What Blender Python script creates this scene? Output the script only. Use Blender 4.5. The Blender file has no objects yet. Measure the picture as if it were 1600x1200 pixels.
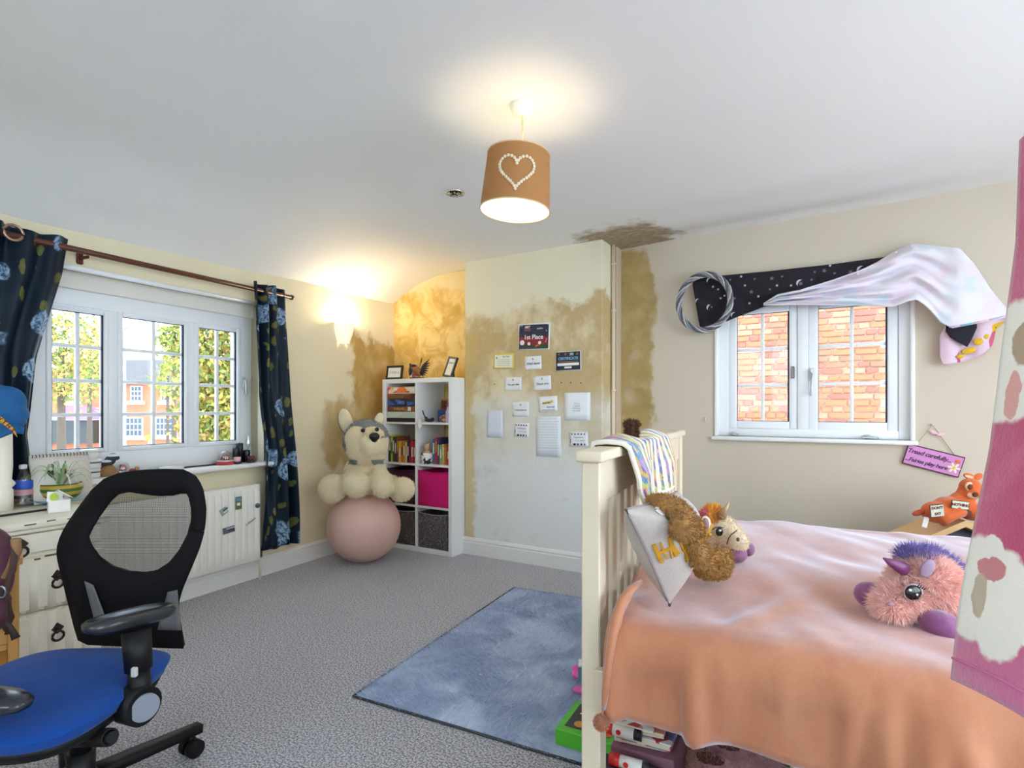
import bpy, bmesh, math, random
import numpy as np
from mathutils import Vector, Matrix, Euler
PI = math.pi
SC = bpy.context.scene
COL = SC.collection
# ---------------------------------------------------------------- camera
F, HY, CAMZ, YAW = 857.0, 638.0, 1.215, math.radians(30.76)
SY, CY = math.sin(YAW), math.cos(YAW)
cd = bpy.data.cameras.new('camera'); cam = bpy.data.objects.new('camera', cd); COL.objects.link(cam)
cam.location = (0, 0, CAMZ); cam.rotation_euler = (PI/2, 0, YAW)
cd.sensor_width = 36; cd.lens = 36*F/1600; cd.shift_y = (HY-600)/1600; cd.clip_start = .05; cd.clip_end = 500
SC.camera = cam
# ---------------------------------------------------------------- sky, sun, exposure
w = bpy.data.worlds.new('sky'); SC.world = w; w.use_nodes = True
wn = w.node_tree; wn.nodes.clear()
wo = wn.nodes.new('ShaderNodeOutputWorld'); wb = wn.nodes.new('ShaderNodeBackground')
wg = wn.nodes.new('ShaderNodeTexCoord'); ws = wn.nodes.new('ShaderNodeSeparateXYZ'); wr = wn.nodes.new('ShaderNodeValToRGB')
wn.links.new(wg.outputs['Generated'], ws.inputs[0]); wn.links.new(ws.outputs['Z'], wr.inputs[0])
wr.color_ramp.elements[0].color = (.85, .925, 1, 1); wr.color_ramp.elements[1].color = (.50, .71, 1, 1)
wn.links.new(wr.outputs[0], wb.inputs[0]); wb.inputs[1].default_value = 5.2
wn.links.new(wb.outputs[0], wo.inputs[0])
sd = bpy.data.lights.new('sun', 'SUN'); sd.energy = 1.2; sd.angle = .02; sd.color = (1, .93, .8)
sun = bpy.data.objects.new('sun', sd); COL.objects.link(sun)
sun.rotation_euler = Vector((-.78, -.12, -.6)).to_track_quat('-Z', 'Y').to_euler()
SC.view_settings.view_transform = 'Standard'; SC.view_settings.look = 'None'; SC.view_settings.gamma = 1
SC.view_settings.use_curve_mapping = False; SC.view_settings.exposure = 1.06
cy_ = SC.cycles; cy_.max_bounces = 10; cy_.diffuse_bounces = 7; cy_.transparent_max_bounces = 16; cy_.use_denoising = True
cy_.sample_clamp_indirect = 6; cy_.caustics_reflective = False; cy_.caustics_refractive = False

def portal(loc, rot, sx, sz):
    d = bpy.data.lights.new('window_portal', 'AREA'); d.shape = 'RECTANGLE'; d.size = sx; d.size_y = sz
    d.cycles.is_portal = True
    o = bpy.data.objects.new('window_portal', d); COL.objects.link(o); o.location = loc; o.rotation_euler = rot
# ---------------------------------------------------------------- geometry of the view
def ray(u, v):
    a = (u-800)/F; b = (HY-v)/F
    return Vector((-SY+a*CY, CY+a*SY, b))
EYE = Vector((0, 0, CAMZ))
def atD(u, v, d): return EYE+ray(u, v)*d
def onZ(u, v, z): r = ray(u, v); return EYE+r*((z-CAMZ)/r.z)
def onX(u, v, x): r = ray(u, v); return EYE+r*(x/r.x)
def onY(u, v, y): r = ray(u, v); return EYE+r*(y/r.y)
LA = Vector((-.066, .998, 0)).normalized(); LN = Vector((LA.y, -LA.x, 0)); LP = Vector((-3.565, 1.9, 0)); LROT = math.atan2(LN.y, LN.x)
def LW(t, off, z): return LP+LA*(t-1.9)+LN*off+Vector((0, 0, z))
def onL(u, v, off=0):
    r = ray(u, v); p = EYE+r*((LN.dot(LP)+off)/LN.dot(r)); return ((p-LP).dot(LA)+1.9, p.z)
# ---------------------------------------------------------------- materials
def C(r, g=None, b=None):
    if g is None: g = b = r
    f = lambda x: (x/255/12.92 if x/255 <= .04045 else ((x/255+.055)/1.055)**2.4)
    return (f(r), f(g), f(b), 1)
class NT:
    def __init__(s, name):
        s.m = bpy.data.materials.new(name); s.m.use_nodes = True; s.t = s.m.node_tree; s.t.nodes.clear()
        s.out = s.t.nodes.new('ShaderNodeOutputMaterial'); s.b = s.t.nodes.new('ShaderNodeBsdfPrincipled')
        s.t.links.new(s.b.outputs[0], s.out.inputs[0]); s.tc = s.t.nodes.new('ShaderNodeTexCoord')
    def N(s, k): return s.t.nodes.new(k)
    def put(s, inp, v):
        if isinstance(v, (int, float, tuple, list, Vector)): inp.default_value = v
        else: s.t.links.new(v, inp)
    def coord(s, kind='Object'): return s.tc.outputs[kind]
    def xyz(s, kind='Object'):
        n = s.N('ShaderNodeSeparateXYZ'); s.t.links.new(s.coord(kind), n.inputs[0]); return n.outputs[0], n.outputs[1], n.outputs[2]
    def math(s, op, a, b=0.0, c=0.0):
        n = s.N('ShaderNodeMath'); n.operation = op; s.put(n.inputs[0], a); s.put(n.inputs[1], b); s.put(n.inputs[2], c); return n.outputs[0]
    def noise(s, scale, detail=3, rough=.5, vec=None, dist=0, color=False):
        n = s.N('ShaderNodeTexNoise'); s.t.links.new(vec or s.coord(), n.inputs['Vector']); n.inputs['Scale'].default_value = scale
        n.inputs['Detail'].default_value = detail; n.inputs['Roughness'].default_value = rough; n.inputs['Distortion'].default_value = dist
        return n.outputs['Color' if color else 'Fac']
    def scaled(s, x, y, z, kind='Object', loc=(0, 0, 0)):
        n = s.N('ShaderNodeMapping'); s.t.links.new(s.coord(kind), n.inputs[0]); n.inputs['Scale'].default_value = (x, y, z); n.inputs['Location'].default_value = loc; return n.outputs[0]
    def smooth(s, x, lo, hi, a=0.0, b=1.0):
        n = s.N('ShaderNodeMapRange'); n.interpolation_type = 'SMOOTHSTEP'; s.put(n.inputs[0], x); n.inputs[1].default_value = lo; n.inputs[2].default_value = hi
        n.inputs[3].default_value = a; n.inputs[4].default_value = b; return n.outputs[0]
    def mix(s, f, a, b, mode='MIX'):
        n = s.N('ShaderNodeMix'); n.data_type = 'RGBA'; n.blend_type = mode; s.put(n.inputs[0], f); s.put(n.inputs[6], a); s.put(n.inputs[7], b); return n.outputs[2]
    def mul(s, *a):
        r = a[0]
        for x in a[1:]: r = s.math('MULTIPLY', r, x)
        return r
    def box(s, x, y, x0, x1, y0, y1, e=.05):
        return s.mul(s.smooth(x, x0-e, x0+e), s.smooth(x, x1-e, x1+e, 1, 0), s.smooth(y, y0-e, y0+e), s.smooth(y, y1-e, y1+e, 1, 0))
    def voronoi(s, scale, vec=None, feature='F1', out='Distance'):
        n = s.N('ShaderNodeTexVoronoi'); n.feature = feature; s.t.links.new(vec or s.coord(), n.inputs['Vector']); n.inputs['Scale'].default_value = scale; return n.outputs[out]
    def bump(s, h, strength=.3, dist=.01):
        n = s.N('ShaderNodeBump'); n.inputs['Strength'].default_value = strength; n.inputs['Distance'].default_value = dist; s.put(n.inputs['Height'], h); s.t.links.new(n.outputs[0], s.b.inputs['Normal']); return s
    def set(s, **k):
        names = dict(col='Base Color', rough='Roughness', metal='Metallic', sheen='Sheen Weight', sheenr='Sheen Roughness', sheenc='Sheen Tint', spec='Specular IOR Level', alpha='Alpha', coat='Coat Weight', sss='Subsurface Weight', trans='Transmission Weight', em='Emission Color', ems='Emission Strength')
        for a, v in k.items(): s.put(s.b.inputs[names[a]], v)
        return s
MC = {}
def mat(name, col, rough=.6, var=.0, vscale=8, bump=0, bscale=60, bdist=.004, **k):
    """one colour with procedural grain"""
    if name in MC: return MC[name]
    n = NT(name); base = col
    if var:
        dark = tuple(c*(1-var) for c in col[:3])+(1,); lite = tuple(min(1, c*(1+var)) for c in col[:3])+(1,)
        base = n.mix(n.noise(vscale, 4), dark, lite)
    n.set(col=base, rough=rough, **k)
    if bump: n.bump(n.noise(bscale, 3), bump, bdist)
    MC[name] = n.m; return n.m
def glassy(name, tint=(1, 1, 1, 1), gloss=.06):
    if name in MC: return MC[name]
    n = NT(name); t = n.N('ShaderNodeBsdfTransparent'); g = n.N('ShaderNodeBsdfGlossy'); x = n.N('ShaderNodeMixShader')
    t.inputs[0].default_value = tint; g.inputs['Roughness'].default_value = .03; x.inputs[0].default_value = gloss
    n.t.links.new(t.outputs[0], x.inputs[1]); n.t.links.new(g.outputs[0], x.inputs[2]); n.t.links.new(x.outputs[0], n.out.inputs[0]); n.t.nodes.remove(n.b)
    MC[name] = n.m; return n.m
# ---------------------------------------------------------------- mesh helpers
def mx(loc=(0, 0, 0), rot=(0, 0, 0), sc=(1, 1, 1)):
    return Matrix.LocRotScale(Vector(loc), Euler(rot), Vector(sc))
class MB:
    def __init__(s): s.bm = bmesh.new(); s.mi = 0
    def _fin(s, before, smooth=False):
        for f in s.bm.faces:
            if f not in before: f.material_index = s.mi; f.smooth = smooth
    def box(s, c, d, rot=(0, 0, 0), bev=0, seg=1):
        b = set(s.bm.faces); r = bmesh.ops.create_cube(s.bm, size=1, matrix=Matrix.Identity(4)); vs = r['verts']
        for v in vs: v.co = Vector((v.co.x*d[0], v.co.y*d[1], v.co.z*d[2]))
        if bev:
            es = list({e for v in vs for e in v.link_edges})
            q = bmesh.ops.bevel(s.bm, geom=es, offset=min(bev, min(d)*.49), segments=seg, profile=.5, affect='EDGES')
            vs = list({v for f in s.bm.faces if f not in b for v in f.verts})
        m = mx(c, rot)
        for v in vs: v.co = m @ v.co
        s._fin(b, bool(bev) and seg > 1); return s
    def span(s, p, q, bev=0, seg=1):
        p, q = Vector(p), Vector(q); return s.box((p+q)/2, [abs(x) for x in (q-p)], bev=bev, seg=seg)
    def cyl(s, p0, p1, r0, r1=None, n=16, caps=True, smooth=True):
        p0, p1 = Vector(p0), Vector(p1); r1 = r0 if r1 is None else r1; d = p1-p0; b = set(s.bm.faces)
        m = Matrix.Translation((p0+p1)/2) @ d.to_track_quat('Z', 'Y').to_matrix().to_4x4()
        bmesh.ops.create_cone(s.bm, cap_ends=caps, cap_tris=False, segments=n, radius1=r0, radius2=r1, depth=d.length, matrix=m)
        s._fin(b, smooth)
        for f in s.bm.faces:
            if f not in b and len(f.verts) > 4: f.smooth = False
        return s
    def ball(s, c, r, rot=(0, 0, 0), n=16, k=10):
        if isinstance(r, (int, float)): r = (r, r, r)
        b = set(s.bm.faces); bmesh.ops.create_uvsphere(s.bm, u_segments=n, v_segments=k, radius=1, matrix=mx(c, rot, r)); s._fin(b, True); return s
    def lathe(s, prof, c=(0, 0, 0), n=24, m=None, smooth=True, sx=1, sy=1):
        b = set(s.bm.faces); m = m or Matrix.Translation(Vector(c)); rings = []
        for r, z in prof:
            if r < 1e-5: rings.append([s.bm.verts.new(m @ Vector((0, 0, z)))])
            else: rings.append([s.bm.verts.new(m @ Vector((r*math.cos(2*PI*i/n)*sx, r*math.sin(2*PI*i/n)*sy, z))) for i in range(n)])
        for a, d in zip(rings, rings[1:]):
            for i in range(n):
                j = (i+1) % n
                q = [a[0] if len(a) == 1 else a[i], a[0] if len(a) == 1 else a[j], d[0] if len(d) == 1 else d[j], d[0] if len(d) == 1 else d[i]]
                q = list(dict.fromkeys(q))
                if len(q) > 2: s.bm.faces.new(q)
        s._fin(b, smooth); return s
    def tube(s, pts, rad, n=8, closed=False, sq=1):
        pts = [Vector(p) for p in pts]; N = len(pts); rad = [rad]*N if isinstance(rad, (int, float)) else rad
        b = set(s.bm.faces); rings = []; up = Vector((.013, .027, 1))
        for i, p in enumerate(pts):
            d = (pts[(i+1) % N]-pts[i-1]) if closed else (pts[min(i+1, N-1)]-pts[max(i-1, 0)])
            d.normalize(); x = d.cross(up)
            if x.length < 1e-3: x = d.cross(Vector((1, 0, 0)))
            x.normalize(); y = x.cross(d)
            rings.append([s.bm.verts.new(p+x*math.cos(2*PI*k/n)*rad[i]+y*math.sin(2*PI*k/n)*rad[i]*sq) for k in range(n)])
        for i in range(N if closed else N-1):
            a, d = rings[i], rings[(i+1) % N]
            for k in range(n): s.bm.faces.new((a[k], a[(k+1) % n], d[(k+1) % n], d[k]))
        if not closed: s.bm.faces.new(rings[0][::-1]); s.bm.faces.new(rings[-1])
        s._fin(b, True); return s
    def prism(s, pts, t, m=None, bev=0):
        """outline in local xz, thickness t along y (centred)"""
        b = set(s.bm.faces); m = m or Matrix.Identity(4)
        vs = [s.bm.verts.new((x, -t/2, z)) for x, z in pts]; f = s.bm.faces.new(vs)
        r = bmesh.ops.extrude_face_region(s.bm, geom=[f]); nv = [g for g in r['geom'] if isinstance(g, bmesh.types.BMVert)]
        for v in nv: v.co.y = t/2
        allv = vs+nv
        if bev:
            es = [e for e in {e for v in allv for e in v.link_edges} if abs(e.verts[0].co.y-e.verts[1].co.y) < 1e-6]
            bmesh.ops.bevel(s.bm, geom=es, offset=bev, segments=2, profile=.5, affect='EDGES')
            allv = list({v for f in s.bm.faces if f not in b for v in f.verts})
        for v in allv: v.co = m @ v.co
        s._fin(b); return s
    def grid(s, fn, nu, nv, smooth=True, closeu=False):
        b = set(s.bm.faces); g = [[s.bm.verts.new(fn(i/nu, j/nv)) for j in range(nv+1)] for i in range(nu+(0 if closeu else 1))]
        for i in range(nu):
            for j in range(nv): i2 = (i+1) % len(g); s.bm.faces.new((g[i][j], g[i2][j], g[i2][j+1], g[i][j+1]))
        s._fin(b, smooth); return s
    def slab(s, fn, nu, nv, t):
        """sheet of thickness t"""
        b = set(s.bm.faces); P = np.array([[fn(i/nu, j/nv) for j in range(nv+1)] for i in range(nu+1)], float)
        du = np.gradient(P, axis=0); dv = np.gradient(P, axis=1); nn = np.cross(du, dv); nn /= np.maximum(np.linalg.norm(nn, axis=2, keepdims=True), 1e-9)
        A = [[s.bm.verts.new(P[i, j]+nn[i, j]*t/2) for j in range(nv+1)] for i in range(nu+1)]
        B = [[s.bm.verts.new(P[i, j]-nn[i, j]*t/2) for j in range(nv+1)] for i in range(nu+1)]
        for i in range(nu):
            for j in range(nv):
                s.bm.faces.new((A[i][j], A[i+1][j], A[i+1][j+1], A[i][j+1])); s.bm.faces.new((B[i][j], B[i][j+1], B[i+1][j+1], B[i+1][j]))
        for i in range(nu):
            s.bm.faces.new((A[i+1][0], A[i][0], B[i][0], B[i+1][0])); s.bm.faces.new((A[i][nv], A[i+1][nv], B[i+1][nv], B[i][nv]))
        for j in range(nv):
            s.bm.faces.new((A[0][j], A[0][j+1], B[0][j+1], B[0][j])); s.bm.faces.new((A[nu][j+1], A[nu][j], B[nu][j], B[nu][j+1]))
        s._fin(b, True); return s
    def mesh(s, name, mats, weld=False):
        if weld: bmesh.ops.remove_doubles(s.bm, verts=s.bm.verts, dist=1e-4)
        bmesh.ops.recalc_face_normals(s.bm, faces=s.bm.faces)
        me = bpy.data.meshes.new(name); s.bm.to_mesh(me); s.bm.free()
        for m in (mats if isinstance(mats, (list, tuple)) else [mats]): me.materials.append(m)
        return me
def tagit(o, label=None, cat=None, group=None, kind=None):
    if label: o['label'] = label
    if cat: o['category'] = cat
    if group: o['group'] = group
    if kind: o['kind'] = kind
    return o
def link(name, me, parent=None, loc=(0, 0, 0), rot=(0, 0, 0)):
    o = bpy.data.objects.new(name, me); COL.objects.link(o); o.location = loc; o.rotation_euler = rot
    if parent: o.parent = parent
    return o
def T(name, label, cat, loc=(0, 0, 0), rz=0, group=None, rot=None):
    o = link(name, None, None, loc, rot or (0, 0, rz)); o.empty_display_size = .05; return tagit(o, label, cat, group)
def P(name, mb, mats, parent, label=None, loc=(0, 0, 0), rot=(0, 0, 0), kind=None):
    me = mb.mesh(name, mats) if isinstance(mb, MB) else mb
    if not isinstance(mb, MB) and mats and not me.materials: me.materials.append(mats)
    return tagit(link(name, me, parent, loc, rot), label, kind=kind)
def ONE(name, mb, mats, label, cat, loc=(0, 0, 0), rz=0, group=None, rot=None):
    o = P(name, mb, mats, None, label, loc, rot or (0, 0, rz)); return tagit(o, None, cat, group)
def ST(name, mb, mats, parent=None, loc=(0, 0, 0), rz=0, weld=False):
    o = link(name, mb.mesh(name, mats, weld), parent, loc, (0, 0, rz))
    if not parent: o['kind'] = 'structure'
    return o
def tree_copy(o, parent=None, loc=None, rot=None):
    c = o.copy(); COL.objects.link(c); c.parent = parent
    if loc is not None: c.location = loc
    if rot is not None: c.rotation_euler = rot
    for ch in [x for x in COL.objects if x.parent == o]: tree_copy(ch, c)
    return c
def baked(mb, voxel=.01, smooth=4, sub=0):
    """melt overlapping solids into one continuous skin"""
    me = mb.mesh('melt', []); me.materials.clear(); o = link('melt', me)
    m = o.modifiers.new('r', 'REMESH'); m.mode = 'VOXEL'; m.voxel_size = voxel
    if smooth: k = o.modifiers.new('s', 'SMOOTH'); k.factor = .5; k.iterations = smooth
    dg = bpy.context.evaluated_depsgraph_get(); dg.update(); r = bpy.data.meshes.new_from_object(o.evaluated_get(dg))
    bpy.data.objects.remove(o); bpy.data.meshes.remove(me)
    r.materials.clear(); r.polygons.foreach_set('use_smooth', [True]*len(r.polygons)); return r
def blobs(lst, voxel=.01, smooth=4):
    mb = MB()
    for b in lst: mb.ball(b[0], b[1], b[2] if len(b) > 2 else (0, 0, 0), 16, 12)
    return baked(mb, voxel, smooth)
def limb(p, q, r0, r1, n=5):
    p, q = Vector(p), Vector(q); return [(p.lerp(q, i/(n-1)), r0+(r1-r0)*i/(n-1)) for i in range(n)]
def flatten(me, z0, soft=.0):
    for v in me.vertices:
        if v.co.z < z0: v.co.z = z0
def fur(me, n, length, width, seed=1, lean=(0, 0, -.3), keep=None, jit=.6):
    rs = np.random.RandomState(seed); me.calc_loop_triangles(); nt = len(me.loop_triangles)
    tri = np.empty(nt*3, int); me.loop_triangles.foreach_get('vertices', tri); tri = tri.reshape(-1, 3)
    co = np.empty(len(me.vertices)*3); me.vertices.foreach_get('co', co); co = co.reshape(-1, 3)
    a, b, c = co[tri[:, 0]], co[tri[:, 1]], co[tri[:, 2]]; nn = np.cross(b-a, c-a); ar = np.linalg.norm(nn, axis=1); nn /= np.maximum(ar[:, None], 1e-12)
    pick = rs.choice(nt, n, p=ar/ar.sum()); r1 = np.sqrt(rs.rand(n, 1)); r2 = rs.rand(n, 1)
    p = a[pick]*(1-r1)+b[pick]*r1*(1-r2)+c[pick]*r1*r2; N = nn[pick]
    if keep is not None: k = keep(p); p, N = p[k], N[k]
    n = len(p); d = N+np.array(lean)+rs.randn(n, 3)*jit*.5; d /= np.linalg.norm(d, axis=1, keepdims=True)
    sdv = np.cross(d, rs.randn(n, 3)); sdv /= np.maximum(np.linalg.norm(sdv, axis=1, keepdims=True), 1e-9)
    L = length*(.6+.8*rs.rand(n, 1)); p0 = p-N*length*.1
    V = np.concatenate([p0-sdv*width/2, p0+sdv*width/2, p+d*L], 1).reshape(-1, 3)
    m = bpy.data.meshes.new('fur'); m.vertices.add(len(V)); m.vertices.foreach_set('co', V.ravel()); m.loops.add(n*3); m.loops.foreach_set('vertex_index', np.arange(n*3)); m.polygons.add(n)
    m.polygons.foreach_set('loop_start', np.arange(n)*3); m.polygons.foreach_set('loop_total', np.full(n, 3)); m.update(calc_edges=True); return m
TXT = {}
def text_mesh(s, size, ext=.0006, shear=0, align='CENTER', space=1, bold=0):
    k = (s, size, ext, shear, align, space, bold)
    if k in TXT: return TXT[k].copy()
    cu = bpy.data.curves.new('t', 'FONT'); cu.body = s; cu.size = size; cu.extrude = ext; cu.shear = shear; cu.align_x = align; cu.align_y = 'CENTER'; cu.space_character = space; cu.offset = bold; cu.resolution_u = 3
    o = bpy.data.objects.new('t', cu); COL.objects.link(o); dg = bpy.context.evaluated_depsgraph_get(); dg.update()
    m = bpy.data.meshes.new_from_object(o.evaluated_get(dg)); bpy.data.objects.remove(o); bpy.data.curves.remove(cu); m.materials.clear(); TXT[k] = m; return m.copy()
def TX(s, size, m, parent, loc, rot=(PI/2, 0, 0), name='lettering', **k):
    me = text_mesh(s, size, **k); me.materials.append(m); return P(name, me, None, parent, None, loc, rot)
class Bill:
    """a frame whose x runs across the view, y away from it, z up, hung at a real point of the room"""
    def __init__(s, u, v, d): s.p = atD(u, v, d); s.d = d; s.lat = (u-800)/F*d
    def __call__(s, u, v, dd=0):
        d = s.d+dd; return Vector(((u-800)/F*d-s.lat, dd, CAMZ+(HY-v)/F*d-s.p.z))
    def r(s, px): return px/F*s.d
def hsh(i, k=1): return random.Random(i*7919+k).random()
# ================================================================ THE ROOM
CHX0, CHX1, CHY, BKL, BKR, FRY, RTX = -2.70, -1.475, 3.76, 3.985, 4.083, -1.55, 2.35
white_paint = mat('white_gloss_paint', C(236, 235, 232), .35, .02, 5)
upvc = mat('window_plastic', C(238, 240, 243), .3, .015, 4)
# carpet
n = NT('carpet'); f1 = n.noise(135, 2, .7); f2 = n.noise(3, 3)
cc = n.mix(n.smooth(f1, .42, .58), C(104, 103, 110), C(214, 212, 219)); cc = n.mix(n.math('MULTIPLY', f2, .35), cc, C(144, 142, 149))
n.set(col=cc, rough=.95, sheen=.25).bump(f1, .55, .006); carpet = n.m
ST('floor', MB().span((-4.4, -1.9, -.1), (2.7, 4.5, 0)), carpet)
# ceiling: flat, coved down to the window wall, with old uneven plaster
def ceil_z(x, y):
    d = (Vector((x, y, 0))-LP).dot(LN); t = (Vector((x, y, 0))-LP).dot(LA)+1.9
    edge = 2.155+.024*max(0, t-1); z1 = 2.44+.022*max(0, x+1.5)
    k = max(0, min(1, d/.75)); z = edge+(z1-edge)*(1-(1-k)**2.2)
    z += .010*math.sin(2.3*x+1.1*y)*math.sin(1.7*y-.6*x+1)+.006*math.sin(5.1*y+1.9*x)*min(1, max(0, (y-1)/2))
    e = max(0, 4.083-y)
    if x > -1.5: z += .014*math.sin(e*15)*math.exp(-e*2.2)*min(1, (x+1.5)/.4)*math.exp(-max(0, x-.1)*1.5)
    return z+(d*.6 if d < 0 else 0)
n = NT('ceiling_paint'); x, y, z = n.xyz(); wv = n.noise(5, 5, .6); sx = n.math('ADD', x, n.math('MULTIPLY', n.math('SUBTRACT', wv, .5), .55)); sy = n.math('ADD', y, n.math('MULTIPLY', n.math('SUBTRACT', n.noise(7, 4), .5), .35))
m1 = n.box(sx, sy, -1.62, -1.02, 3.58, 4.3, .06); grain = n.noise(16, 4, .7, n.scaled(1, 5, 1))
col = n.mix(n.mul(m1, n.smooth(grain, .25, .6, .5, 1)), C(240, 239, 237), n.mix(grain, C(122, 98, 62), C(176, 154, 116)))
n.set(col=col, rough=.75).bump(n.noise(9, 4), .12, .02); ceil_m = n.m
mb = MB(); mb.grid(lambda a, b: (-4.0+6.6*a, -1.8+6.2*b, ceil_z(-4.0+6.6*a, -1.8+6.2*b)), 110, 110)
ST('ceiling', mb, ceil_m)
ST('roof', MB().span((-4.2, -1.9, 2.75), (2.7, 4.45, 2.85)), mat('roof_slate', C(90, 88, 90), .8, .1))
# hole left by a fitting in the ceiling
hz = onZ(711, 304, 2.43); hz.z = ceil_z(hz.x, hz.y)
t = T('ceiling_fitting', 'chrome rimmed ragged hole of a removed fitting in the white ceiling', 'fitting', hz)
mb = MB(); mb.lathe([(.052, .004), (.056, -.004), (.048, -.006), (.045, .01)], n=28); P('rim', mb, mat('chrome', C(225, 222, 215), .12, .05, 40, metal=1), t)
mb = MB(); mb.ball((0, 0, .006), (.046, .046, .012)); P('dark_opening', mb, mat('dark_hole', C(28, 26, 24), .8, .2), t)
for i in range(9):
    a = i*.75; r_ = .018+.022*hsh(i); mb = MB(); mb.box((r_*math.cos(a), r_*math.sin(a), -.008), (.012+.01*hsh(i, 2), .008, .012), (hsh(i, 3), hsh(i, 4), a), .002); P('foil_scrap', mb, [MC['chrome'], mat('brass_scrap', C(190, 165, 110), .3, metal=.8)][i % 2], t)
# ---- painted walls
def stain_wall(name, fn, bump=.15):
    n = NT(name); col = fn(n); n.set(col=col, rough=.85).bump(n.noise(14, 5, .6), bump, .01); return n.m
def left_paint(n):
    x, y, z = n.xyz(); ny = n.math('ADD', y, n.math('MULTIPLY', n.math('SUBTRACT', n.noise(5, 5), .5), .35)); nz = n.math('ADD', z, n.math('MULTIPLY', n.math('SUBTRACT', n.noise(4, 5, .5, n.scaled(1, 1.4, 1, loc=(3, 1, 0))), .5), .5))
    m = n.box(ny, nz, 1.52, 2.6, .9, 1.86, .035); m = n.math('MAXIMUM', m, n.math('MULTIPLY', n.box(ny, nz, 1.2, 2.6, .72, 1.28, .05), .8))
    pass
    st = n.mix(n.noise(11, 5, .6, n.scaled(1, 1, .5)), C(166, 126, 48), C(206, 172, 98)); return n.mix(n.mul(m, n.smooth(n.noise(6, 4), .2, .6, .55, .95)), C(234, 222, 190), st)
wl = stain_wall('window_wall_paint', left_paint)
T0, T1, WZ0, WZ1 = 1.075, 2.465, .835, 1.962     # window opening, along the wall (t) and up
lw0 = LW(1.9, 0, 0); t0 = 1.9
mb = MB()
for (a, b, c_, d) in ((-1.9, T0, 0, 2.6), (T1, 4.35, 0, 2.6), (T0, T1, 0, WZ0), (T0, T1, WZ1, 2.6)): mb.span((-.3, a-t0, c_), (0, b-t0, d))
ST('wall_left', mb, wl, loc=lw0, rz=LROT)
def back_paint(n):
    x, y, z = n.xyz(); a = n.noise(4, 5, .6); nz = n.math('ADD', z, n.math('MULTIPLY', n.math('SUBTRACT', a, .5), .3))
    st = n.mix(n.smooth(n.noise(5, 6, .65, dist=.8), .35, .65), C(208, 166, 80), C(238, 212, 146)); return n.mix(n.smooth(nz, 2.25, 2.36), st, C(236, 218, 170))
ST('wall_back', MB().span((-4.2, BKL, 0), (CHX0+.1, BKL+.3, 2.7)), stain_wall('alcove_plaster', back_paint))
def chim_paint(n):
    x, y, z = n.xyz(); w1 = n.noise(3.2, 6, .62, dist=.4); w2 = n.noise(2.0, 5, .6, n.scaled(1, 1, .8, loc=(4, 2, 7)))
    nz = n.math('ADD', z, n.math('MULTIPLY', n.math('SUBTRACT', w1, .5), .55)); nx = n.math('ADD', x, n.math('MULTIPLY', n.math('SUBTRACT', w1, .5), .3))
    och = n.mix(n.smooth(w2, .42, .57), C(186, 156, 98), C(224, 210, 174)); och = n.mix(n.math('MULTIPLY', n.noise(26, 4, .7), .35), och, C(236, 226, 200))
    tan = n.mix(n.smooth(w2, .38, .6), C(206, 194, 166), C(226, 222, 210)); col = n.mix(n.smooth(nz, 1.2, 1.4), tan, och)
    low = n.mix(n.smooth(n.noise(3, 6, .65, n.scaled(1, 1, 1.2, loc=(1, 5, 2))), .55, .75), C(232, 233, 232), C(214, 210, 200)); col = n.mix(n.smooth(nz, .68, .98), low, col)
    col = n.mix(n.smooth(nz, 1.98, 2.06), col, C(232, 224, 198)); edge = n.mul(n.smooth(nx, -2.62, -2.57, 1, 0), n.smooth(nz, 1.7, 1.9, 1, 0)); return n.mix(n.math('MULTIPLY', edge, .75), col, C(206, 178, 112))  # yellowish left edge strip: reflected lamp glow painted into the plaster
chm = stain_wall('chimney_plaster', chim_paint, .25)
ST('wall_chimney_breast', MB().span((CHX0, CHY, 0), (CHX1, BKR+.2, 2.7), bev=.006), chm)
def right_paint(n):
    x, y, z = n.xyz(); w1 = n.noise(4, 6, .6); nx = n.math('ADD', x, n.math('MULTIPLY', n.math('SUBTRACT', w1, .5), .3)); nz = n.math('ADD', z, n.math('MULTIPLY', n.math('SUBTRACT', w1, .5), .2))
    m = n.box(nx, nz, -1.6, -1.2, 1.0, 2.43, .025); st = n.mix(n.noise(7, 5, .6), C(150, 122, 62), C(196, 174, 122))
    return n.mix(n.mul(m, n.smooth(n.noise(9, 4), .2, .55, .6, 1)), C(208, 195, 176), st)
wr_ = stain_wall('right_wall_paint', right_paint)
WX0, WX1, WY0, WY1 = -.745, .385, 1.02, 1.94
mb = MB()
for (a, b, c_, d) in ((CHX1-.1, WX0, 0, 2.7), (WX1, RTX+.3, 0, 2.7), (WX0, WX1, 0, WY0), (WX0, WX1, WY1, 2.7)): mb.span((a, BKR, c_), (b, BKR+.3, d))
ST('wall_right', mb, wr_)
plain = mat('plain_wall_paint', C(234, 226, 206), .85, .02, 3, .1, 14)
mb = MB()
for (a, b, c_, d) in ((-1.9, -1.4, 0, 2.7), (3.1, 4.4, 0, 2.7), (-1.4, 3.1, 0, .3), (-1.4, 3.1, 2.35, 2.7)): mb.span((RTX, a, c_), (RTX+.3, b, d))
ST('wall_side', mb, plain)
FX0, FX1 = -1.6, -.4
mb = MB()
for (a, b, c_, d) in ((-4.2, FX0, 0, 2.7), (FX1, RTX+.3, 0, 2.7), (FX0, FX1, 0, 1.1), (FX0, FX1, 2.3, 2.7)): mb.span((a, FRY-.3, c_), (b, FRY, d))
ST('wall_front', mb, plain)
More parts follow.
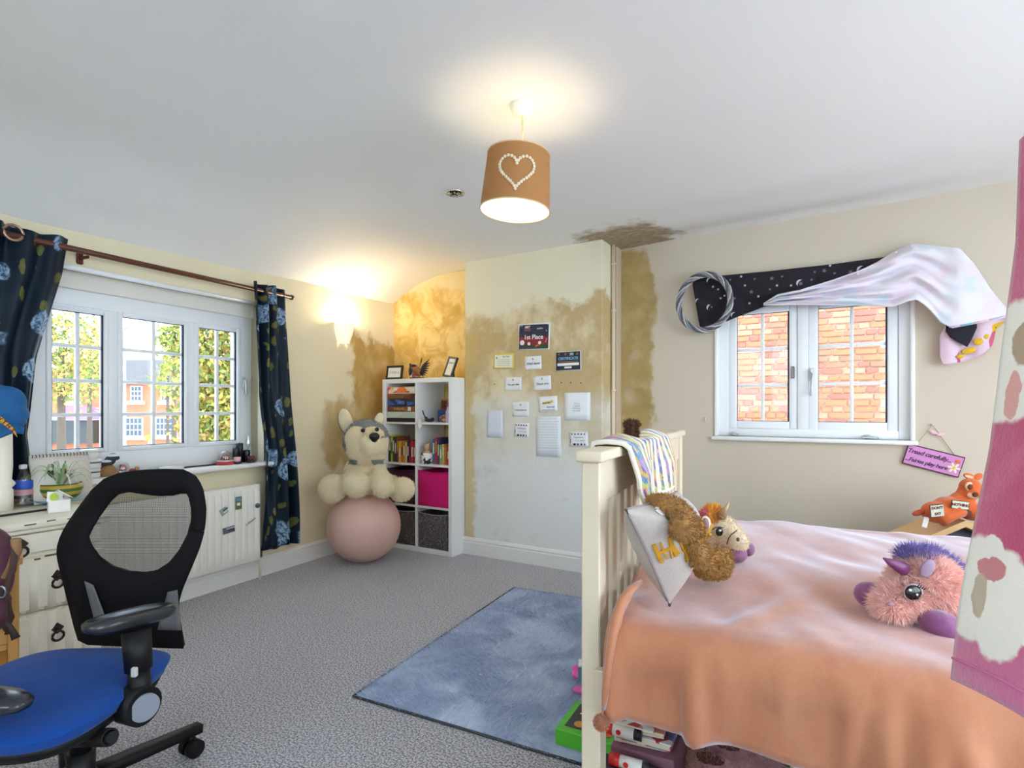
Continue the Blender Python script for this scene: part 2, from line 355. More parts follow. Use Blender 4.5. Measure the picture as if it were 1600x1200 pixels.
# ---- skirting boards
def skirt(name, p, q, nrm, h=.14, t=.02):
    p, q, nrm = Vector(p), Vector(q), Vector(nrm); prof = [(0, 0), (t, 0), (t, h-.042), (t*.75, h-.036), (t*.75, h-.03), (t*.95, h-.022), (t*.55, h-.008), (t*.3, h), (0, h)]
    mb = MB(); bm = mb.bm; A = [bm.verts.new(p+nrm*a+Vector((0, 0, b))) for a, b in prof]; B = [bm.verts.new(q+nrm*a+Vector((0, 0, b))) for a, b in prof]
    for i in range(len(prof)): j = (i+1) % len(prof); bm.faces.new((A[i], A[j], B[j], B[i]))
    bm.faces.new(A[::-1]); bm.faces.new(B); ST(name, mb, white_paint)
skirt('baseboard_left', LW(-1.5, 0, 0), LW(4.0, 0, 0), LN); skirt('baseboard_back', (-3.72, BKL, 0), (CHX0, BKL, 0), (0, -1, 0))
skirt('baseboard_chimney', (CHX0-.02, CHY, 0), (CHX1+.02, CHY, 0), (0, -1, 0)); skirt('baseboard_right', (CHX1, BKR, 0), (RTX, BKR, 0), (0, -1, 0))
# ---- painted pipes in the chimney corner
mb = MB(); mb.cyl((0, 0, 0), (0, 0, 2.46), .013); t = T('heating_pipe', 'painted heating pipe running up the corner beside the chimney breast', 'pipe', (CHX1+.022, 3.93, 0)); P('pipe', mb, mat('pipe_paint', C(226, 208, 184), .5, .04), t)
for z in (.5, 1.35, 1.95, 2.3): mb = MB(); mb.lathe([(.013, -.008), (.019, -.006), (.019, .006), (.013, .008)], (0, 0, z), 14); P('pipe_clip', mb, MC['pipe_paint'], t)
ST('trim_1', MB().span((CHX1, 3.985, 0), (CHX1+.03, BKR, 2.46), bev=.004), mat('pipe_boxing', C(206, 186, 160), .6, .1, 4))
# ---- window_1: three leaded-look lights in the left wall
glass = glassy('window_glass', (.72, .74, .75, 1), .02)
clear = glassy('clear_glass', (.95, .97, .97, 1))
dark_gasket = mat('gasket', C(28, 38, 60), .4)
def sash(root, a0, a1, b0, b1, nx, nz, place, fr=.045, name='casement', bar=.010, gl=None):
    """place(p,q,r)->Vector ; p across, q out, r up. glass opening a0..a1 x b0..b1"""
    def bx(p0, p1, q0, q1, r0, r1, bev=.006):
        mb = MB(); mb.span(place(p0, q0, r0), place(p1, q1, r1), bev=bev, seg=2); return mb
    mb = MB()
    for s_ in ((a0-fr, a0, b0-fr, b1+fr), (a1, a1+fr, b0-fr, b1+fr), (a0, a1, b0-fr, b0), (a0, a1, b1, b1+fr)): mb.span(place(s_[0], -.012, s_[2]), place(s_[1], .045, s_[3]), bev=.007, seg=2)
    c_ = P(name, mb, upvc, root)
    mb = MB(); g = .004
    for s_ in ((a0, a0+g, b0, b1), (a1-.010, a1, b0, b1), (a0, a1, b0, b0+g), (a0, a1, b1-g, b1)): mb.span(place(s_[0], .0, s_[2]), place(s_[1], .012, s_[3]))
    P('gasket_edge', mb, dark_gasket, c_)
    for i in range(1, nx): x_ = a0+(a1-a0)*i/nx; P('glazing_bar', bx(x_-bar, x_+bar, .004, .024, b0, b1, .003), upvc, c_)
    for j in range(1, nz): z_ = b0+(b1-b0)*j/nz; P('glazing_bar', bx(a0, a1, .005, .023, z_-bar, z_+bar, .003), upvc, c_)
    for i in range(nx):
        for j in range(nz): P('pane', bx(a0+(a1-a0)*i/nx, a0+(a1-a0)*(i+1)/nx, .012, .016, b0+(b1-b0)*j/nz, b0+(b1-b0)*(j+1)/nz, 0), gl or glass, c_)
    return c_
w1 = tagit(link('window_1', None, None, LW(1.9, -.10, 0), (0, 0, LROT)), kind='structure')
pl1 = lambda p, q, r: Vector((-q+.03, p-1.9, r))
mb = MB()
for s_ in ((T0, 1.231, WZ0, 1.9), (2.371, T1, WZ0, 1.9), (1.231, 2.371, WZ0, .9655), (1.231, 2.371, 1.776, 1.90), (1.5265, 1.5755, .9655, 1.776), (1.9925, 2.0375, .9655, 1.776)): mb.span(pl1(s_[0], -.002, s_[2]), pl1(s_[1], .06, s_[3]), bev=.003, seg=2)
P('window_frame', mb, upvc, w1)
mb = MB(); mb.span(pl1(T0, -.03, 1.865), pl1(T1, .06, WZ1), bev=.004); P('head_board', mb, mat('head_board_paint', C(232, 228, 220), .5, .02), w1)
mb = MB(); mb.cyl(pl1(T0, -.125, WZ1-.006), pl1(T1, -.125, WZ1-.006), .014); P('head_bead', mb, upvc, w1)
c1 = sash(w1, 1.255, 1.502, .990, 1.745, 2, 4, pl1, .026); c2 = sash(w1, 1.600, 1.968, .990, 1.752, 2, 4, pl1, .026); c3 = sash(w1, 2.066, 2.343, .990, 1.752, 2, 4, pl1, .03)
mb = MB(); mb.box(pl1(2.395, -.014, 1.40), (.012, .022, .075), bev=.003); mb.box(pl1(2.398, -.035, 1.365), (.014, .018, .105), (.06, 0, 0), .005, 2); mb.cyl(pl1(2.396, -.012, 1.41), pl1(2.396, -.04, 1.41), .009); P('handle', mb, mat('window_handle', C(200, 205, 212), .3, metal=.3), w1, 'silver lever handle')
# reveal lining + sill
mb = MB(); mb.span(pl1(T1, -.13, WZ0), pl1(T1+.006, .0, WZ1)); P('reveal_lining', mb, mat('reveal_paint', C(232, 224, 200), .7, .02), w1)
mb = MB(); mb.span(pl1(T0-.05, -.19, WZ0-.03), pl1(T1+.06, .05, WZ0), bev=.012, seg=3); P('window_sill', mb, white_paint, w1)
# ---- window_2: two lights in the right-hand wall
w2 = tagit(link('window_2', None, None, (0, BKR+.05, 0)), kind='structure'); pl2 = lambda p, q, r: Vector((p, q, r))
mb = MB()
for s_ in ((WX0, -.6655, WY0, WY1), (.3175, WX1, WY0, WY1), (-.6655, .3175, WY0, 1.0745), (-.6655, .3175, 1.921, WY1), (-.2345, -.1705, 1.0745, 1.921)): mb.span((s_[0], -.02, s_[2]), (s_[1], .06, s_[3]), bev=.003, seg=2)
P('window_frame', mb, upvc, w2)
mb = MB()
for s_ in ((WX0-.012, WX0+.012, WY0, WY1), (WX1-.012, WX1+.012, WY0, WY1)): mb.span((s_[0], -.062, s_[2]), (s_[1], .02, s_[3]), bev=.006, seg=2)
P('reveal_lining', mb, white_paint, w2)
d1 = sash(w2, -.615, -.285, 1.125, 1.87, 2, 3, pl2, .05); d2 = sash(w2, -.115, .262, 1.125, 1.87, 2, 3, pl2, .055)
mb = MB(); mb.box((-.115-.033, -.026, 1.44), (.02, .014, .08), bev=.004); mb.box((-.117-.033, -.048, 1.37), (.014, .014, .15), (0, .08, 0), .005, 2); mb.cyl((-.148, -.02, 1.46), (-.148, -.055, 1.46), .009); P('handle', mb, MC['window_handle'], w2, 'silver lever handle')
mb = MB(); mb.box((-.262, -.024, 1.455), (.022, .02, .08), bev=.004); P('lock_plate', mb, mat('lock_steel', C(120, 115, 112), .35, metal=.8), w2)
for x_, l_ in ((-.62, .045), (.17, .09)): mb = MB(); mb.box((x_, -.05, WY0+.012), (l_, .014, .012), (0, .05, .1), .003); mb.box((x_-.01, -.04, WY0+.022), (.02, .02, .014), bev=.003); P('stay_peg', mb, mat('stay_steel', C(190, 195, 205), .25, metal=.9), w2)
mb = MB(); mb.span((WX0-.025, -.10, WY0-.028), (WX1+.025, .0, WY0), bev=.010, seg=3); P('window_sill', mb, white_paint, w2)
# ---- fill_window_front: unseen window, added behind the viewer for more light
w3 = tagit(link('fill_window_front', None, None, (0, FRY-.1, 0)), kind='structure'); pl3 = lambda p, q, r: Vector((p, -q, r))
for i in range(2): sash(w3, FX0+.06+i*(FX1-FX0)/2, FX0-.06+(i+1)*(FX1-FX0)/2, 1.16, 2.24, 1, 1, pl3, .06, gl=clear)
w4 = tagit(link('fill_window_side', None, None, (RTX+.1, 0, 0)), kind='structure'); pl4 = lambda p, q, r: Vector((q, p, r))  # unseen side window, added to brighten the interior
for i in range(5): sash(w4, -1.34+i*.9, -.56+i*.9, .36, 2.29, 1, 1, pl4, .06, gl=clear)
portal((RTX+.02, .85, 1.3), Vector((-1, 0, 0)).to_track_quat('-Z', 'Z').to_euler(), 4.5, 2.0)
portal(LW(1.77, -.02, 1.4), (Vector(LN)).to_track_quat('-Z', 'Z').to_euler(), 1.35, 1.1)
portal((-.18, BKR+.02, 1.48), Vector((0, -1, 0)).to_track_quat('-Z', 'Z').to_euler(), 1.1, .9)
portal(((FX0+FX1)/2, FRY-.02, 1.7), Vector((0, 1, 0)).to_track_quat('-Z', 'Z').to_euler(), FX1-FX0, 1.2)
# ================================================================ OUTSIDE
GZ = -2.8
ST('ground', MB().span((-90, -60, GZ-.2), (60, 90, GZ)), mat('bounce_ground', C(230, 229, 226), .9, .06, .6))  # ground colour raised to near white to bounce light onto the ceiling
# neighbour's brick wall beyond window_2: single bricks standing proud of the mortar
BY = 7.55
t = T('brick_wall', 'orange red brick wall of the house seen through the right window', 'wall', (-.3, BY, GZ))
n = NT('mortar'); bt = n.N('ShaderNodeTexBrick'); n.t.links.new(n.scaled(1, 1, 1), bt.inputs[0])
n.set(col=n.mix(n.noise(20, 4), C(226, 214, 200), C(244, 236, 226)), rough=.95).bump(n.noise(60, 3), .3, .01)
P('mortar', MB().span((-4.5, .0, 0), (5.0, .3, 7.2)), n.m, t)
bms = [mat('brick_%s' % nm, C(*c_), .9, .22, 14, .3, 40) for nm, c_ in (('orange', (208, 132, 92)), ('red', (200, 116, 94)), ('pale', (214, 150, 116)), ('brown', (186, 128, 98)))]
pro = []
for k in range(8):
    mb = MB(); mb.box((0, 0, 0), (.212 if k < 5 else .1, .04, .062), (0, .01*(hsh(k)-.5), 0), .006); pro.append(mb.mesh('brick', bms[k % 4 if k < 5 else k % 3]))
cnt = 0
for r_ in range(22):
    zz = .98+r_*.0745-GZ; x_ = -1.45-(r_ % 3)*.075
    while x_ < .72 and cnt < 298:
        k = int(hsh(cnt, 5)*8); wd = .212 if k < 5 else .1; P('brick', pro[k], None, t, None, (x_+wd/2, -.004-.012*hsh(cnt, 6), zz+.004*(hsh(cnt, 7)-.5)), (0, .02*(hsh(cnt, 8)-.5), 0)); x_ += wd+.013; cnt += 1
# terrace across the street, far behind the left window
hb = Bill(200, 640, 37.0); hp = hb.p.copy()
house_br = mat('house_brick', C(190, 118, 84), .9, .2, 6); roof_t = mat('house_roof', C(104, 96, 90), .9, .15, 3); trimw = mat('house_white', C(240, 240, 238), .6); hglass = mat('house_glass', C(70, 82, 96), .1, .2, 3)
t = T('terraced_house', 'red brick terraced house with grey roof and white windows across the street', 'house', hp, YAW)
def hbx(u0, v0, u1, v1, y0, y1): return MB().span(Vector((*hb(u0, v0)[:1], y0, hb(u0, v0).z)), Vector((hb(u1, v1).x, y1, hb(u1, v1).z)))
gz = GZ-hp.z; e = hb(60, 596); q = hb(330, 596)
P('facade', MB().span((hb(62, 0).x, 0, gz), (hb(335, 0).x, 6, e.z)), house_br, t)
bm_ = MB(); x0, x1 = hb(56, 0).x, hb(341, 0).x; zt = hb(0, 556).z; bm = bm_.bm
vs = [bm.verts.new(p) for p in ((x0, -.4, e.z), (x1, -.4, e.z), (x1, 6.4, e.z), (x0, 6.4, e.z), (x0, 3, zt), (x1, 3, zt))]
for f_ in ((0, 1, 5, 4), (2, 3, 4, 5), (0, 4, 3), (1, 2, 5), (0, 3, 2, 1)): bm.faces.new([vs[i] for i in f_])
P('roof', bm_, roof_t, t); P('gutter', MB().span((x0, -.5, e.z-.15), (x1, -.35, e.z+.02)), mat('gutter_grey', C(110, 105, 100), .6), t)
P('chimney_stack', MB().span((hb(262, 0).x, 2.5, zt-.8), (hb(292, 0).x, 3.6, hb(0, 536).z)), house_br, t)
def hwin(u0, u1, v0, v1, nx, nz, sill=True):
    f = P('window', hbx(u0, v1, u1, v0, -.08, .05), trimw, t); a, b = hb(u0, v1), hb(u1, v0); m_ = .09
    for i in range(nx):
        for j in range(nz):
            w_ = (b.x-a.x-m_)/nx; h_ = (b.z-a.z-m_)/nz; P('pane', MB().span((a.x+m_/2+w_*i+m_/3, -.1, a.z+m_/2+h_*j+m_/3), (a.x+m_/2+w_*(i+1)-m_/3, -.06, a.z+m_/2+h_*(j+1)-m_/3)), hglass, f)
    if sill: P('sill', MB().span((a.x-.15, -.2, a.z-.22), (b.x+.15, .05, a.z)), trimw, t)
for args in ((205, 223, 603, 627, 3, 3), (252, 268, 603, 627, 3, 3), (110, 125, 601, 628, 3, 3), (197, 224, 652, 682, 4, 3), (244, 277, 652, 681, 5, 3)): hwin(*args)
P('garage_front', hbx(82, 692, 156, 655, -.6, -.1), mat('dark_shopfront', C(62, 66, 62), .5, .3, 1.2), t); P('lintel', hbx(80, 656, 158, 650, -.7, .0), trimw, t)
P('side_pier', hbx(62, 692, 82, 655, -.5, 0), mat('pier_brick', C(120, 84, 66), .9, .2, 8), t)
ONE('street_awning', MB().prism([(-1.1, 0), (1.1, 0), (.9, .75), (-.4, .9), (-1, .6)], 1.0), mat('awning_purple', C(150, 110, 190), .8, .15, 2), 'purple planting over the dark shopfront across the street', 'planting', atD(128, 655, 35.6), YAW)
t = T('street_lamp', 'thin grey street lamp post with slanting arm outside the window', 'lamp post', onZ(194, 640, CAMZ) if False else Vector((atD(194, 640, 24).x, atD(194, 640, 24).y, GZ)), YAW)
hh = atD(194, 512, 24).z-GZ
P('post', MB().cyl((0, 0, 0), (0, 0, hh), .09, .06), mat('lamp_post_grey', C(150, 155, 160), .5), t); P('arm', MB().cyl((0, 0, hh-.05), (.85, 0, hh+.25), .05), MC['lamp_post_grey'], t); P('lantern', MB().box((1.05, 0, hh+.26), (.45, .2, .1), bev=.03), MC['lamp_post_grey'], t)
t = T('street_sign', 'small yellow notice on a short post across the street', 'sign', Vector((atD(232, 684, 33).x, atD(232, 684, 33).y, GZ)), YAW); zz = atD(232, 684, 33).z-GZ
P('board', MB().box((0, 0, zz), (.38, .04, .32), bev=.01), mat('sign_yellow', C(235, 190, 60), .6), t); P('post', MB().cyl((0, .04, 0), (0, .04, zz), .04), MC['lamp_post_grey'], t)
def leaves(name, c, rad, nl, size, mats, label, cat, seed, trunk=None):
    rs = np.random.RandomState(seed); t = T(name, label, cat, Vector((c[0], c[1], GZ)))
    d = rs.randn(nl, 3); d /= np.linalg.norm(d, axis=1, keepdims=True); rr = (.35+.65*rs.rand(nl, 1)**.5)
    lump = 1+.25*np.sin(d[:, :1]*5+seed)*np.cos(d[:, 1:2]*4)+.15*rs.randn(nl, 1); p = d*rr*lump*np.array(rad)+np.array([0, 0, c[2]-GZ])
    a = rs.randn(nl, 3); a /= np.linalg.norm(a, axis=1, keepdims=True); b = np.cross(a, rs.randn(nl, 3)); b /= np.linalg.norm(b, axis=1, keepdims=True); s_ = size*(.6+.8*rs.rand(nl, 1))
    V = np.stack([p-a*s_, p+b*s_*.5, p+a*s_, p-b*s_*.5], 1).reshape(-1, 3); me = bpy.data.meshes.new('foliage'); me.from_pydata(V.tolist(), [], (np.arange(nl*4).reshape(-1, 4)).tolist())
    for m in mats: me.materials.append(m)
    me.polygons.foreach_set('material_index', rs.randint(0, len(mats), nl)); P('foliage', me, None, t, kind='stuff')
    if trunk: P('trunk', MB().cyl((0, 0, 0), (0, 0, c[2]-GZ+rad[2]*.3), trunk, trunk*.5), mat('bark', C(95, 80, 66), .9, .2), t)
lf = [mat('leaf_%d' % i, C(*c_), .7, .2, 3) for i, c_ in enumerate(((142, 150, 58), (180, 168, 70), (104, 122, 54), (190, 152, 78)))]
c_ = atD(336, 600, 9.0); leaves('ivy_tree', (c_.x, c_.y, c_.z), (.62, .62, 1.75), 7500, .05, lf, 'tall yellow green ivy covered tree filling the right window light', 'tree', 3, .12)
c_ = atD(272, 532, 13.5); leaves('leafy_branch_tree', (c_.x, c_.y, c_.z), (.34, .34, .7), 700, .07, lf[:3], 'green tree crown hanging over the roof beside the ivy tree', 'tree', 5, .08)
c_ = atD(262, 592, 15); leaves('young_tree', (c_.x, c_.y, c_.z), (.38, .38, .55), 260, .08, [lf[1], lf[0]], 'small yellow leaved tree in front of the house roof', 'tree', 8, .06)
c_ = atD(96, 560, 24); leaves('autumn_tree', (c_.x, c_.y, c_.z), (1.7, 1.7, 2.2), 2600, .11, [lf[1], lf[3], lf[2]], 'large autumn tree with golden leaves behind the left light', 'tree', 4, .2)
c_ = atD(140, 560, 30); leaves('pale_tree', (c_.x, c_.y, c_.z), (1.2, 1.2, 2.0), 800, .12, [lf[3], lf[1]], 'pale thinly leaved tree standing beyond the autumn tree', 'tree', 6, .15)
t = T('parked_car', 'pale green parked car at the kerb across the street', 'car', Vector((atD(140, 700, 31).x, atD(140, 700, 31).y, GZ)), YAW)
P('body', MB().box((0, 0, .62), (4.0, 1.7, .6), bev=.15, seg=2), mat('car_paint', C(190, 215, 200), .3), t); P('cabin', MB().prism([(-1.3, .85), (1.2, .85), (.7, 1.45), (-.8, 1.45)], 1.5, bev=.06), mat('car_glass', C(150, 175, 170), .1), t)
for x_ in (-1.25, 1.25):
    for y_ in (-.8, .8): P('wheel', MB().cyl((x_, y_-.1, .32), (x_, y_+.1, .32), .32), mat('tyre', C(30, 30, 32), .8), t)
# ================================================================ WINDOW WALL
def interp(z, tab):
    tab = sorted(tab); return float(np.interp(z, [a for a, b in tab], [b for a, b in tab]))
n = NT('curtain_print'); x, y, z = n.xyz(); wv = n.noise(9, 3, .5, color=True)
va = n.N('ShaderNodeVectorMath'); va.operation = 'MULTIPLY_ADD'; n.t.links.new(wv, va.inputs[0]); va.inputs[1].default_value = (.07, .07, .07); n.t.links.new(n.coord(), va.inputs[2]); wvec = va.outputs[0]
mp = n.N('ShaderNodeMapping'); n.t.links.new(wvec, mp.inputs[0]); mp.inputs['Scale'].default_value = (.3, 1, .75)
v1 = n.voronoi(8.5, mp.outputs[0]); sel = n.voronoi(8.5, mp.outputs[0], out='Color'); sx = n.N('ShaderNodeSeparateXYZ'); n.t.links.new(sel, sx.inputs[0])
fl = n.mul(n.smooth(v1, .40, .47, 1, 0), n.smooth(sx.outputs[0], .45, .47)); pet = n.noise(55, 3, .6, wvec)
mp2 = n.N('ShaderNodeMapping'); n.t.links.new(wvec, mp2.inputs[0]); mp2.inputs['Scale'].default_value = (.3, 1.9, .8); mp2.inputs['Rotation'].default_value = (.7, 0, 0)
v2 = n.voronoi(13, mp2.outputs[0]); s2 = n.voronoi(13, mp2.outputs[0], out='Color'); sx2 = n.N('ShaderNodeSeparateXYZ'); n.t.links.new(s2, sx2.inputs[0]); lfm = n.mul(n.smooth(v2, .34, .38, 1, 0), n.smooth(sx2.outputs[1], .55, .57))
col = n.mix(n.noise(4, 3), C(6, 16, 32), C(8, 34, 52)); col = n.mix(lfm, col, n.mix(n.noise(30, 2), C(62, 70, 40), C(118, 114, 52))); col = n.mix(fl, col, n.mix(n.smooth(pet, .38, .62), C(34, 72, 108), C(150, 175, 200)))
n.set(col=col, rough=.5, spec=.25).bump(n.noise(300, 2), .1, .002); curt_m = n.m
lining = mat('curtain_lining', C(24, 34, 58), .6, .1)
def curtain(label, tl, tr, z0, z1, folds, amp, ph):
    o = T('curtain', label, 'curtain', LW(1.9, 0, 0), LROT, 'dark floral window curtains')
    def fn(a, b):
        z = z1+(z0-z1)*b; l, r = interp(z, tl), interp(z, tr); q = a+.012*math.sin(9*b+a*14)
        am = amp*(.75+.35*math.sin(b*4+a*5)); off = .108+am*math.sin(2*PI*folds*q+ph+.5*math.sin(b*3))+.012*math.sin(b*11+a*20)*b
        return (max(.035, off), l+(r-l)*a-1.9, z+.006*math.sin(2*PI*folds*q*.5+1))
    P('cloth', MB().slab(fn, 90, 60, .004), curt_m, o); return o
cr = curtain('dark teal floral curtain hanging beside the radiator right of the window', [(2.09, 2.337), (1.9, 2.345), (1.3, 2.372), (1.13, 2.395), (.95, 2.425), (.66, 2.43), (.2, 2.412)], [(2.09, 2.617), (1.9, 2.63), (1.3, 2.675), (.9, 2.715), (.66, 2.73), (.2, 2.762)], .205, 2.09, 3.5, .032, .6)
cl = curtain('dark teal floral curtain with eyelet gathered at the left end of the rod', [(2.09, .72), (1.4, .70), (.3, .70)], [(2.09, 1.257), (1.9, 1.232), (1.463, 1.13), (1.083, 1.096), (.859, 1.125), (.3, 1.13)], .775, 2.088, 4.5, .036, 1.2)
eye = mat('eyelet_copper', C(170, 140, 125), .25, metal=.9)
for (u, v) in ((20, 383), (-40, 372)):
    tt, zz = onL(u, v, .15); mb = MB(); mb.tube([(.156+.0, tt-1.9+.036*math.cos(a), 2.045+.036*math.sin(a)) for a in [2*PI*i/24 for i in range(24)]], .0075, 8, True, 1); P('eyelet', mb, eye, cl, 'copper eyelet ring')
t = T('curtain_rod', 'long dark brown wooden curtain rod above the left window', 'curtain rod', LW(1.9, .108, 2.043), LROT)
P('rod', MB().cyl((0, -1.35, 0), (0, .765, 0), .0155, n=20), mat('rod_wood', C(92, 44, 24), .4, .25, 6), t); P('end_cap', MB().cyl((0, .765, 0), (0, .785, 0), .019, .017, n=20), MC['rod_wood'], t)
for y_ in (-.55, .70): mb = MB(); mb.cyl((-.108, y_, -.02), (-.02, y_, -.02), .008); mb.box((-.1, y_, -.02), (.015, .03, .06), bev=.004); P('bracket', mb, MC['rod_wood'], t)
# wall uplighter
lt, lz = onL(540, 520, .04)
t = T('wall_light', 'white plaster uplighter glowing on the wall near the stained corner', 'wall light', LW(lt, 0, lz), LROT)
def half(a, b):
    an = -PI/2+PI*a; zz = -.085+.17*b; r = .085*(1 if b > .45 else .55+b); k = (1+.0*b); return (max(.001, .095*math.cos(an)*(.55+.45*math.sin(min(1, b*1.3)*PI/2))), .088*math.sin(an)*(.6+.4*math.sin(min(1, b*1.3)*PI/2)), zz)
n = NT('uplighter_plaster'); n.set(col=C(245, 240, 225), rough=.6, sss=.0, em=C(255, 238, 200), ems=.25); upm = n.m
P('bowl', MB().slab(half, 24, 12, .006), upm, t); P('base_disc', MB().lathe([(0, -.1), (.03, -.095), (.045, -.085), (0, -.08)], (.03, 0, 0), 16), upm, t)
n = NT('lamp_glow'); n.set(col=C(255, 240, 210), em=C(255, 222, 160), ems=25.0); glow = n.m
P('bulb', MB().ball((.045, 0, .03), (.02, .02, .035)), glow, t)
d = bpy.data.lights.new('wall_bulb', 'POINT'); d.energy = 6.0; d.color = (1, .85, .60); d.shadow_soft_size = .025; o = bpy.data.objects.new('wall_bulb', d); COL.objects.link(o); o.location = LW(lt, .06, lz+.095)
# radiator
t = T('radiator', 'white ribbed panel radiator with magnets under the left window', 'radiator', LW(1.9, 0, 0), LROT)
rad_m = mat('radiator_enamel', C(238, 234, 224), .35, .015, 3)
ra, rb = 1.02, 2.412
def rf(a, b):
    tt = ra+(rb-ra)*a; z = .152+.53*b; ph = (tt-ra)/.0487; r = abs(ph-math.floor(ph)-.5)*2; m = min(1, max(0, (min(b-.075, .925-b))/.03)); e = min(1, min(a, 1-a)*60, min(b, 1-b)*26)
    return (.093+.009*m*min(1, max(0, (r-.22)/.2))+.008*e, tt-1.9, z)
P('front_panel', MB().grid(rf, 29*10, 26), rad_m, t)
mb = MB(); mb.span((.045, ra-1.9, .152), (.094, rb-1.9, .682), bev=.008, seg=2); P('back_panel', mb, rad_m, t)
mb = MB(); [mb.box((.068, ra-1.9+.02+i*.0145, .684), (.045, .004, .006)) for i in range(94)]; P('top_grille', mb, rad_m, t, kind='stuff')
mb = MB(); mb.cyl((.07, rb-1.9+.018, 0), (.07, rb-1.9+.018, .2), .009); P('supply_pipe', mb, mat('pipe_white', C(224, 216, 200), .45), t)
mb = MB(); mb.cyl((.07, rb-1.9+.018, .16), (.07, rb-1.9+.018, .225), .015); mb.cyl((.07, rb-1.9-.005, .2), (.07, rb-1.9+.018, .2), .011); P('valve', mb, mat('valve_chrome', C(120, 112, 108), .3, metal=.8), t)
def magnet(u, v, wpx, hpx, cols, label, shape='box', rot=0):
    tt, zz = onL(u, v, .117); d_ = (atD(u, v, 1)-EYE).length; o = T('fridge_magnet', label, 'magnet', LW(tt, .1115, zz), LROT); w_, h_ = wpx, hpx
    mb = MB()
    if shape == 'disc': mb.cyl((0, 0, 0), (.007, 0, 0), w_/2, n=20)
    else: mb.box((.0035, 0, 0), (.007, w_, h_), (rot, 0, 0), .002)
    P('body', mb, mat('magnet_'+str(cols[0]), C(*cols[0]), .5, .1, 40), o)
    for i, c_ in enumerate(cols[1:]):
        mb = MB(); mb.box((.0085, (hsh(i, u)-.5)*w_*.4, h_*(.28-.36*i)), (.003, w_*(.75-.2*i), h_*.22), (rot, 0, 0), .001); P('relief', mb, mat('magnet_'+str(c_), C(*c_), .5, .15, 60), o)
    return o
magnet(373.4, 786, .045, .085, [(104, 120, 60), (90, 150, 190), (225, 235, 235)], 'green and blue picture magnet at the top of the radiator')
magnet(350, 799, .05, .045, [(150, 165, 160), (70, 90, 100), (210, 220, 215)], 'grey arch shaped magnet left of the green magnet', rot=.5)
magnet(403, 790, .034, .034, [(70, 84, 100), (110, 140, 165)], 'small round blue magnet at the corner of the radiator', 'disc')
magnet(392, 815, .085, .016, [(196, 205, 200), (90, 110, 90)], 'long slanting skateboard shaped magnet below the round magnet', rot=.45)
magnet(358, 828, .085, .042, [(95, 100, 120), (170, 180, 195), (90, 60, 60)], 'grey and blue skyline magnet low on the radiator', rot=.08)
# ---- things on the window sill (sill top at WZ0)
def sill(u, off): tt, _ = onL(u, 700, off); return LW(tt, off, WZ0)
wh = mat('jar_white', C(226, 224, 220), .35, .08, 30); band = mat('jar_band', C(90, 84, 84), .4, .2, 30)
for i, (u_, sx_) in enumerate(((141, 1.0), (142, 1.02), (139.5, .88))):
    p = sill(u_, .035); p.z += .0005+i*.052; h_ = .05
    t = T('candle_tin', ['white lidded jar at the bottom of the stack by the calendar', 'white jar with dark printed band in the middle of the stack', 'white jar with crinkled lid on top of the stack'][i], 'jar', p, 0, 'stacked white jars on the sill')
    P('body', MB().lathe([(0, 0), (.041*sx_, 0), (.045*sx_, .004), (.045*sx_, .034), (.042*sx_, .037), (0, .037)], n=24), wh, t); P('lid', MB().lathe([(0, .037), (.046*sx_, .037), (.047*sx_, .045), (.043*sx_, .051), (0, .0515)], n=24), wh, t)
    if i < 2: P('label_band', MB().lathe([(.0455*sx_, .030), (.0462*sx_, .031), (.0462*sx_, .036), (.0455*sx_, .037)], n=24), band, t)
fur_b = mat('ornament_brown', C(150, 112, 70), .7, .25, 30); fur_w = mat('ornament_white', C(222, 222, 224), .6, .1, 30); fur_k = mat('ornament_dark', C(52, 52, 62), .6, .2, 30)
p = sill(167, .03); t = T('badger_ornament', 'small ornament of two badgers huddled on a brown log', 'ornament', p, LROT-.3)
P('log', blobs([((0, 0, .035), (.034, .042, .036)), ((0, .02, .02), .03), ((0, -.02, .02), .028)], .006, 2), fur_b, t)
for (y_, z_, s_) in ((-.018, .078, .022), (.014, .108, .025)):
    h_ = P('badger_body', blobs([((0, y_, z_-.02), s_*1.1), ((.012, y_+.012, z_), (s_, s_*1.1, s_*.85)), ((.02, y_+.03, z_-.006), s_*.5)], .005, 2), fur_k, t); P('face_stripe', MB().ball((.022, y_+.012, z_+.008), (s_*.7, s_*1.15, s_*.35)), fur_w, h_)
p = sill(191, .02); t = T('glass_dome', 'clear glass dome with a red flower inside on the sill', 'ornament', p, 0)
P('base', MB().lathe([(0, 0), (.036, 0), (.036, .01), (0, .011)], n=20), mat('dome_base', C(120, 100, 84), .5, .2, 20), t); P('dome', MB().lathe([(.034, .011), (.038, .035), (.032, .06), (.016, .074), (0, .077)], n=20), glassy('dome_glass', (.93, .95, .95, 1), .2), t)
P('flower', blobs([((0, 0, .045), .014), ((.01, .01, .035), .012), ((-.01, 0, .03), .012)], .004, 1), mat('flower_red', C(190, 60, 50), .6, .3, 60), t)
p = sill(207, .03); t = T('red_trinket', 'little red and gold trinket beside the glass dome', 'ornament', p, 0); P('bead', MB().ball((0, 0, .016), (.016, .018, .016)), mat('trinket_red', C(150, 40, 44), .4, .4, 60), t); P('bead', MB().ball((.005, .022, .03), .013), mat('trinket_gold', C(170, 120, 70), .4, .4, 60), t)
p = sill(268, .02); t = T('white_trinket_box', 'low white oval box lying on the middle of the sill', 'box', p, LROT); P('body', MB().lathe([(0, 0), (.04, 0), (.045, .01), (.04, .022), (0, .026)], n=20, sy=1.7), wh, t); P('dark_tag', MB().box((.01, -.10, .004), (.03, .06, .006), bev=.002), fur_k, t)
